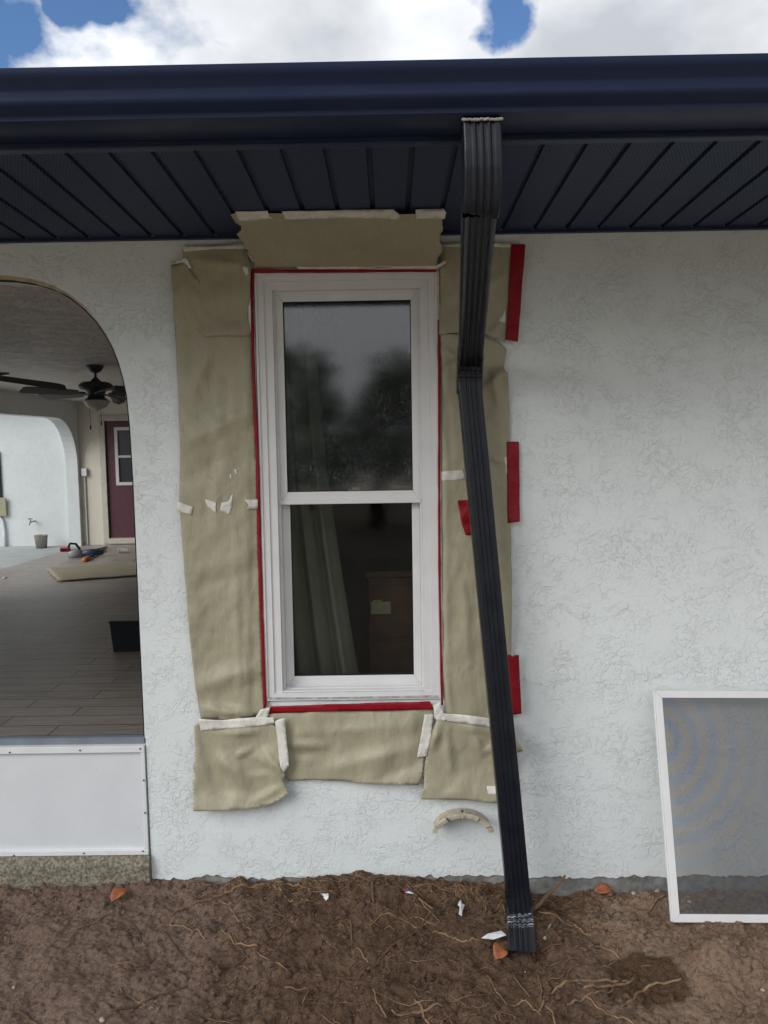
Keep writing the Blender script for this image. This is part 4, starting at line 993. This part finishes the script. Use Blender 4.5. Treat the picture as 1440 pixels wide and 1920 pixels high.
root('long brown root lying diagonally left of the middle', [(302, 1748), (330, 1780), (382, 1820)], .0045, ROOTD, rg)
root('short pale splinter standing near the wall at left', [(338, 1678), (332, 1692), (320, 1706)], .003, ROOT, rg)
root('dark twig lying at the lower left crossed by a thin root', [(212, 1898), (270, 1876), (350, 1850)], .0045, ROOTD, rg)
root('thin root crossing the dark twig at the lower left', [(225, 1858), (258, 1880), (290, 1893)], .003, ROOT, rg)
root('pale root arc to the left of the downspout foot', [(810, 1748), (835, 1755), (860, 1764), (900, 1764)], .004, ROOT, rg)
root('short pale root hooked in the middle of the dirt', [(668, 1778), (678, 1790), (690, 1806)], .0036, ROOT, rg)
root('straight pale root lying flat near the bottom centre', [(656, 1846), (690, 1844), (732, 1842)], .0034, ROOTD, rg)
root('short pale root block at the bottom left of centre', [(534, 1855), (555, 1858), (580, 1855)], .0045, ROOT, rg)
root('thin hooked root standing below the short block', [(580, 1858), (573, 1872), (566, 1884)], .003, ROOT, rg)
root('pale root with a dropping tail at the bottom centre', [(776, 1876), (790, 1900), (808, 1925)], .0052, ROOT, rg)
root('knotted pale root lying beside the bottom centre root', [(735, 1896), (760, 1902), (785, 1896), (830, 1888)], .0052, ROOT, rg)
root('thin root wriggling down at the bottom centre', [(698, 1855), (710, 1885), (725, 1910)], .003, ROOT, rg)
root('thick upright-looking root stub near the wall under the sill', [(697, 1650), (698, 1665), (700, 1676)], .008, ROOTD, rg)
root('big tan root arching across the lower right', [(1010, 1898), (1030, 1865), (1075, 1842), (1130, 1838), (1190, 1840)], .0058, ROOT, rg)
root('long tan root crossing under the damp patch', [(1165, 1888), (1195, 1862), (1230, 1845), (1278, 1836)], .0055, ROOT, rg)
root('flat pale root lying left of the damp patch bottom', [(1094, 1855), (1140, 1852), (1185, 1842)], .0058, ROOT, rg)
root('pale root below the flat root at lower right', [(1064, 1886), (1100, 1870), (1150, 1855)], .0045, ROOT, rg)
root('long thin root running to the bottom edge at right', [(1095, 1868), (1130, 1892), (1190, 1922)], .0042, ROOT, rg)
root('curved pale root left of the damp patch', [(1104, 1776), (1128, 1772), (1162, 1798)], .005, ROOT, rg)
root('long tan root running right from the downspout foot', [(1008, 1712), (1050, 1722), (1112, 1756)], .004, ROOT, rg)
root('tan root lying against the left side of the leaning screen', [(1212, 1712), (1235, 1698), (1260, 1682)], .0055, ROOT, rg)
root('thin hooped root right of the downspout', [(1094, 1670), (1094, 1710), (1110, 1742), (1180, 1748)], .0022, ROOTD, rg)
root('thin root lying left of the downspout foot', [(915, 1775), (945, 1740), (990, 1758), (1020, 1760)], .003, ROOTD, rg)
root('thin root sagging at the bottom right of centre', [(912, 1830), (950, 1884), (985, 1876), (1015, 1905)], .003, ROOT, rg)
root('short pale root at the bottom beside the arching root', [(1024, 1880), (1036, 1900), (1042, 1925)], .0048, ROOT, rg)
root('brown stick poking in at the lower left edge', [(28, 1896), (45, 1908), (75, 1925)], .0075, ROOTD, rg)
root('long pale stick lying under the slab edge at far left', [(0, 1661), (30, 1658), (62, 1652)], .004, ROOT, rg)
root('short pale stub standing near the wall left of the pipe', [(858, 1655), (854, 1668), (855, 1680)], .0045, ROOT, rg)
root('small kinked root in the middle left of the wet dirt', [(745, 1725), (765, 1730), (790, 1742)], .0032, ROOT, rg)
# propped sticks
def stick(label, p0, p1, r, mat, name='stick'):
    bm = BM(); a, b = p0, p1; n = 10
    tube(bm, [a.lerp(b, i/n)+Vector((noise.noise(a.lerp(b, i/n)*30), 0, noise.noise(a.lerp(b, i/n)*25)))*.005 for i in range(n+1)], [r*(1-.5*i/n) for i in range(n+1)], 8)
    return top(name, bm, mat, label, 'stick', smooth=True)
stick('crooked tan stick propped up right of the downspout foot', gpt(1000, 1708), at(1060, 1641, -.06), .008, ROOT)
stick('grey green stick stuck in the dirt right of the downspout foot', gpt(1021, 1755), at(1035, 1728, -.25), .006, simple('greenish_stick', (.26, .28, .21), .7))
# leaves
def leaf(label, px, py, ln, wd, rot, tilt):
    bm = BM(); c = gpt(px, py); n = 10; M = Matrix.Translation(c+Vector((0, 0, .012))) @ Matrix.Rotation(rot, 4, 'Z') @ Matrix.Rotation(tilt, 4, 'X'); rows = []
    for i in range(n+1):
        t_ = i/n; wv = wd*math.sin(PI*min(1, t_**.85))**.8*.5+.0008
        rows.append([bm.verts.new(M @ Vector((ln*(t_-.5), s_*wv, .35*abs(s_)*wv+.012*math.sin(t_*PI)+.004*noise.noise(Vector((t_*5, s_*3, rot)))))) for s_ in (-1, -.5, 0, .5, 1)])
    for i in range(n):
        for k in range(4): bm.faces.new((rows[i][k], rows[i][k+1], rows[i+1][k+1], rows[i+1][k]))
    return top('dry_leaf', bm, LEAF, label, 'leaf', smooth=True, solid=.0006)
leaf('orange brown dry leaf lying on the dirt in front of the slab edge', 224, 1684, .085, .046, 1.15, .25)
leaf('orange brown dry leaf curled beside the downspout foot', 934, 1792, .072, .05, 1.2, .5)
leaf('dark orange leaf under the wall edge right of the downspout', 1131, 1676, .075, .040, .1, .5)
leaf('orange leaf standing in the dirt behind the leaning screen', 1345, 1686, .05, .03, 1.3, .6)
# scraps
def scrap(label, pts, mat, lift=.004, name='paper_scrap'):
    bm = BM(); V_ = [bm.verts.new(gpt(px, py, lift+.004*random.random())) for px, py in pts]
    c = bm.verts.new(sum((v_.co for v_ in V_), Vector())/len(V_)+Vector((0, 0, .006)))
    for i in range(len(V_)): bm.faces.new((V_[i], V_[(i+1) % len(V_)], c))
    return top(name, bm, mat, label, 'scrap', solid=.0006)
scrap('crumpled silvery white scrap standing in the dirt left of the pipe', [(858, 1702), (863, 1685), (867, 1700), (872, 1702), (868, 1712), (866, 1725), (860, 1722), (862, 1708)], WHITEP, .012)
scrap('flat white paper scrap lying on top of the leaf by the downspout foot', [(902, 1772), (915, 1763), (940, 1762), (950, 1770), (925, 1773)], WHITEP, .022)
scrap('small white scrap at the wall foot under the left paper', [(600, 1678), (616, 1678), (616, 1686), (611, 1688)][0:4], WHITEP, .004)
scrap('white sliver lying along the wall foot left of centre', [(540, 1645), (565, 1650), (568, 1653), (560, 1654)], WHITEP, .012)
t = thing('wrapper_scrap', gpt(760, 1675), 'tiny red white and blue wrapper scrap near the wall foot', 'scrap')
for pts, m_ in (([(754, 1669), (764, 1669), (760, 1677)], REDP), ([(764, 1669), (767, 1674), (760, 1677)], BLUEP), ([(760, 1677), (767, 1675), (776, 1684), (770, 1687)], WHITEP)):
    bm = BM(); bm.faces.new([bm.verts.new(gpt(px, py, .008)) for px, py in pts]); obj('patch', bm, m_, t, solid=.0006)
# stones
def stone(bm, p, r, sq=.65):
    k = Matrix.Translation(p) @ Matrix.Rotation(random.random()*6, 4, 'Z') @ Matrix.Diagonal((r, r*random.uniform(.6, .95), r*sq, 1))
    v0 = len(bm.verts); g_ = bmesh.ops.create_icosphere(bm, subdivisions=2, radius=1, matrix=k)
    for v_ in g_['verts']: v_.co += Vector((1, 1, 1))*noise.noise(v_.co*(1.2/r))*r*.25
for px, py, r, lab in ((1430, 1858, .0085, 'pale pebble lying on the sand at the right edge'), (1416, 1765, .005, 'tiny pale pebble just below the leaning screen'), (1293, 1694, .011, 'tan stone behind the leaning screen'), (1232, 1672, .016, 'brown clod stone at the wall foot left of the leaning screen'),
                       (985, 1826, .004, 'tiny white pebble below the downspout foot'), (1107, 1841, .004, 'tiny white pebble on the arching root'), (26, 1853, .008, 'small yellowish pebble at the lower left'), (192, 1913, .010, 'tan pebble at the bottom left of the dirt'), (1188, 1676, .010, 'small dark stone in front of the footing')):
    bm = BM(); stone(bm, gpt(px, py, r*.3), r); top('pebble', bm, STONE, lab, 'pebble', smooth=True)
# uncountable fine litter: root hairs, chips and crumbs
def scatter(name, n, mat, rr, lens, seed, dens):
    random.seed(seed); bm = BM(); c = 0
    while c < n:
        x, y = random.uniform(-1.4, 1.55), -1.15*random.random()**1.25-.01
        if random.random() > dens(x, y): continue
        c += 1; a = random.uniform(0, 2*PI); ln = random.uniform(*lens); r = random.uniform(*rr); k = random.uniform(-18, 18)*.02/ln*.4; pts = []
        m = 5; px_, py_ = x, y
        for i in range(m+1):
            pts.append(Vector((px_, py_, gh(px_, min(py_, -.004))+r*.5+.004*math.sin(i/m*PI)*random.random()))); px_ += math.cos(a)*ln/m; py_ = min(py_+math.sin(a)*ln/m, -.004); a += k*.5+random.uniform(-.35, .35)
        tube(bm, pts, [r, r, r*.9, r*.8, r*.6, r*.3], 4)
    tag(obj(name, bm, mat, smooth=True), kind='stuff')
mid = lambda x, y: (.12+.88*sstep(-.75, -.35, x)*sstep(.95, .5, x))*(.45+.55*sstep(-.45, -.05, y))
scatter('root_hairs', 1500, ROOTD, (.0006, .0018), (.02, .09), 3, mid)
scatter('root_hairs', 650, ROOT, (.0006, .0017), (.015, .07), 5, mid)
scatter('root_tangle', 110, ROOTD, (.0014, .0032), (.08, .22), 31, mid)
scatter('root_tangle', 70, ROOT, (.0012, .0028), (.08, .2), 32, mid)
near = lambda x, y: sstep(-.16, -.02, y)*sstep(-.85, -.6, x)*sstep(.9, .5, x)
scatter('root_tangle', 420, ROOT, (.0007, .0022), (.03, .12), 9, near)
scatter('root_tangle', 420, ROOTD, (.0008, .0026), (.03, .12), 12, near)
scatter('wood_chips', 260, ROOT, (.0012, .0028), (.006, .016), 21, lambda x, y: .3+.7*mid(x, y))
random.seed(4); bm = BM()
for i in range(900):
    x, y = random.uniform(-1.4, 1.55), -random.random()*1.15-.01; r = random.choice((.0015, .002, .003, .0045, .006))*random.uniform(.7, 1.2)
    k = Matrix.Translation((x, y, gh(x, y)+r*.2)) @ Matrix.Diagonal((r, r*.8, r*.7, 1)); g_ = bmesh.ops.create_icosphere(bm, subdivisions=1, radius=1, matrix=k)
    for v_ in g_['verts']: v_.co += Vector((1, 1, 1))*noise.noise(v_.co*(1.2/r))*r*.3
tag(obj('soil_crumbs', bm, DIRT, smooth=False), kind='stuff')
random.seed(14); bm = BM()
for i in range(1100):
    x, y = random.uniform(-1.4, 1.55), -random.random()**1.1*1.15-.01
    r = random.choice((.004, .005, .006, .008, .011, .015))*random.uniform(.7, 1.2)*(1 if x > -.6 or y > -.2 else .6)
    k = Matrix.Translation((x, y, gh(x, y)+r*.12)) @ Matrix.Rotation(random.random()*6, 4, 'Z') @ Matrix.Diagonal((r, r*random.uniform(.6, .9), r*.6, 1)); g_ = bmesh.ops.create_icosphere(bm, subdivisions=2, radius=1, matrix=k)
    for v_ in g_['verts']: v_.co += Vector((1, 1, 1))*noise.noise(v_.co*(1.3/r))*r*.4
tag(obj('soil_clods', bm, DIRT, smooth=True), kind='stuff')

# ---------------------------------------------------------------- garden behind the photographer (seen in the window's reflection)
def tree(x, y, h, r, label, seed, nc=16):
    random.seed(seed); t = thing('garden_tree', (x, y, -.08), label, 'tree', 'trees across the garden')
    bm = BM(); tube(bm, [(x, y, -.1), (x+.1, y, h*.3), (x, y+.1, h*.6)], [.2, .15, .08], 8)
    for k in range(5):
        a = k*1.3; tube(bm, [(x+.05, y, h*.35+.1*k), (x+r*.6*math.cos(a), y+r*.6*math.sin(a), h*.62+.1*k)], [.07, .03], 6)
    obj('trunk', bm, BARK, t)
    bm = BM(); cl = [(x+random.uniform(-r, r)*.7, y+random.uniform(-r, r)*.6, h*random.uniform(.35, .9), r*random.uniform(.3, .55)) for _ in range(nc)]
    for i in range(3200):
        cx_, cy_, cz_, cr0 = random.choice(cl); d_ = Vector((random.gauss(0, 1), random.gauss(0, 1), random.gauss(0, .8))).normalized()*cr0*random.random()**.4
        c = Vector((cx_, cy_, cz_))+d_; s_ = random.uniform(.06, .14); M = Matrix.Rotation(random.random()*6, 3, 'Z') @ Matrix.Rotation(random.random()*3, 3, 'X')
        bm.faces.new([bm.verts.new(c+M @ Vector(q_)*s_) for q_ in ((-1, -.4, 0), (1, -.4, 0), (1, .4, 0), (-1, .4, 0))])
    obj('crown', bm, FOL, t)
for i, (x, y, h, r, lab) in enumerate(((-2.1, -9.5, 3.5, 1.2, 'bushy tree across the garden to the left, mirrored in the window'), (-.3, -14, 4.0, 1.7, 'low tree straight across the garden, mirrored in the window'),
        (3.2, -12, 3.1, 1.7, 'round tree across the garden to the right'), (-7.5, -12, 4.2, 2.3, 'tall tree at the far left of the garden'), (7.5, -12.5, 3.8, 2.2, 'tall tree at the far right of the garden'))): tree(x, y, h, r, lab, 40+i, 9 if i == 1 else 16)
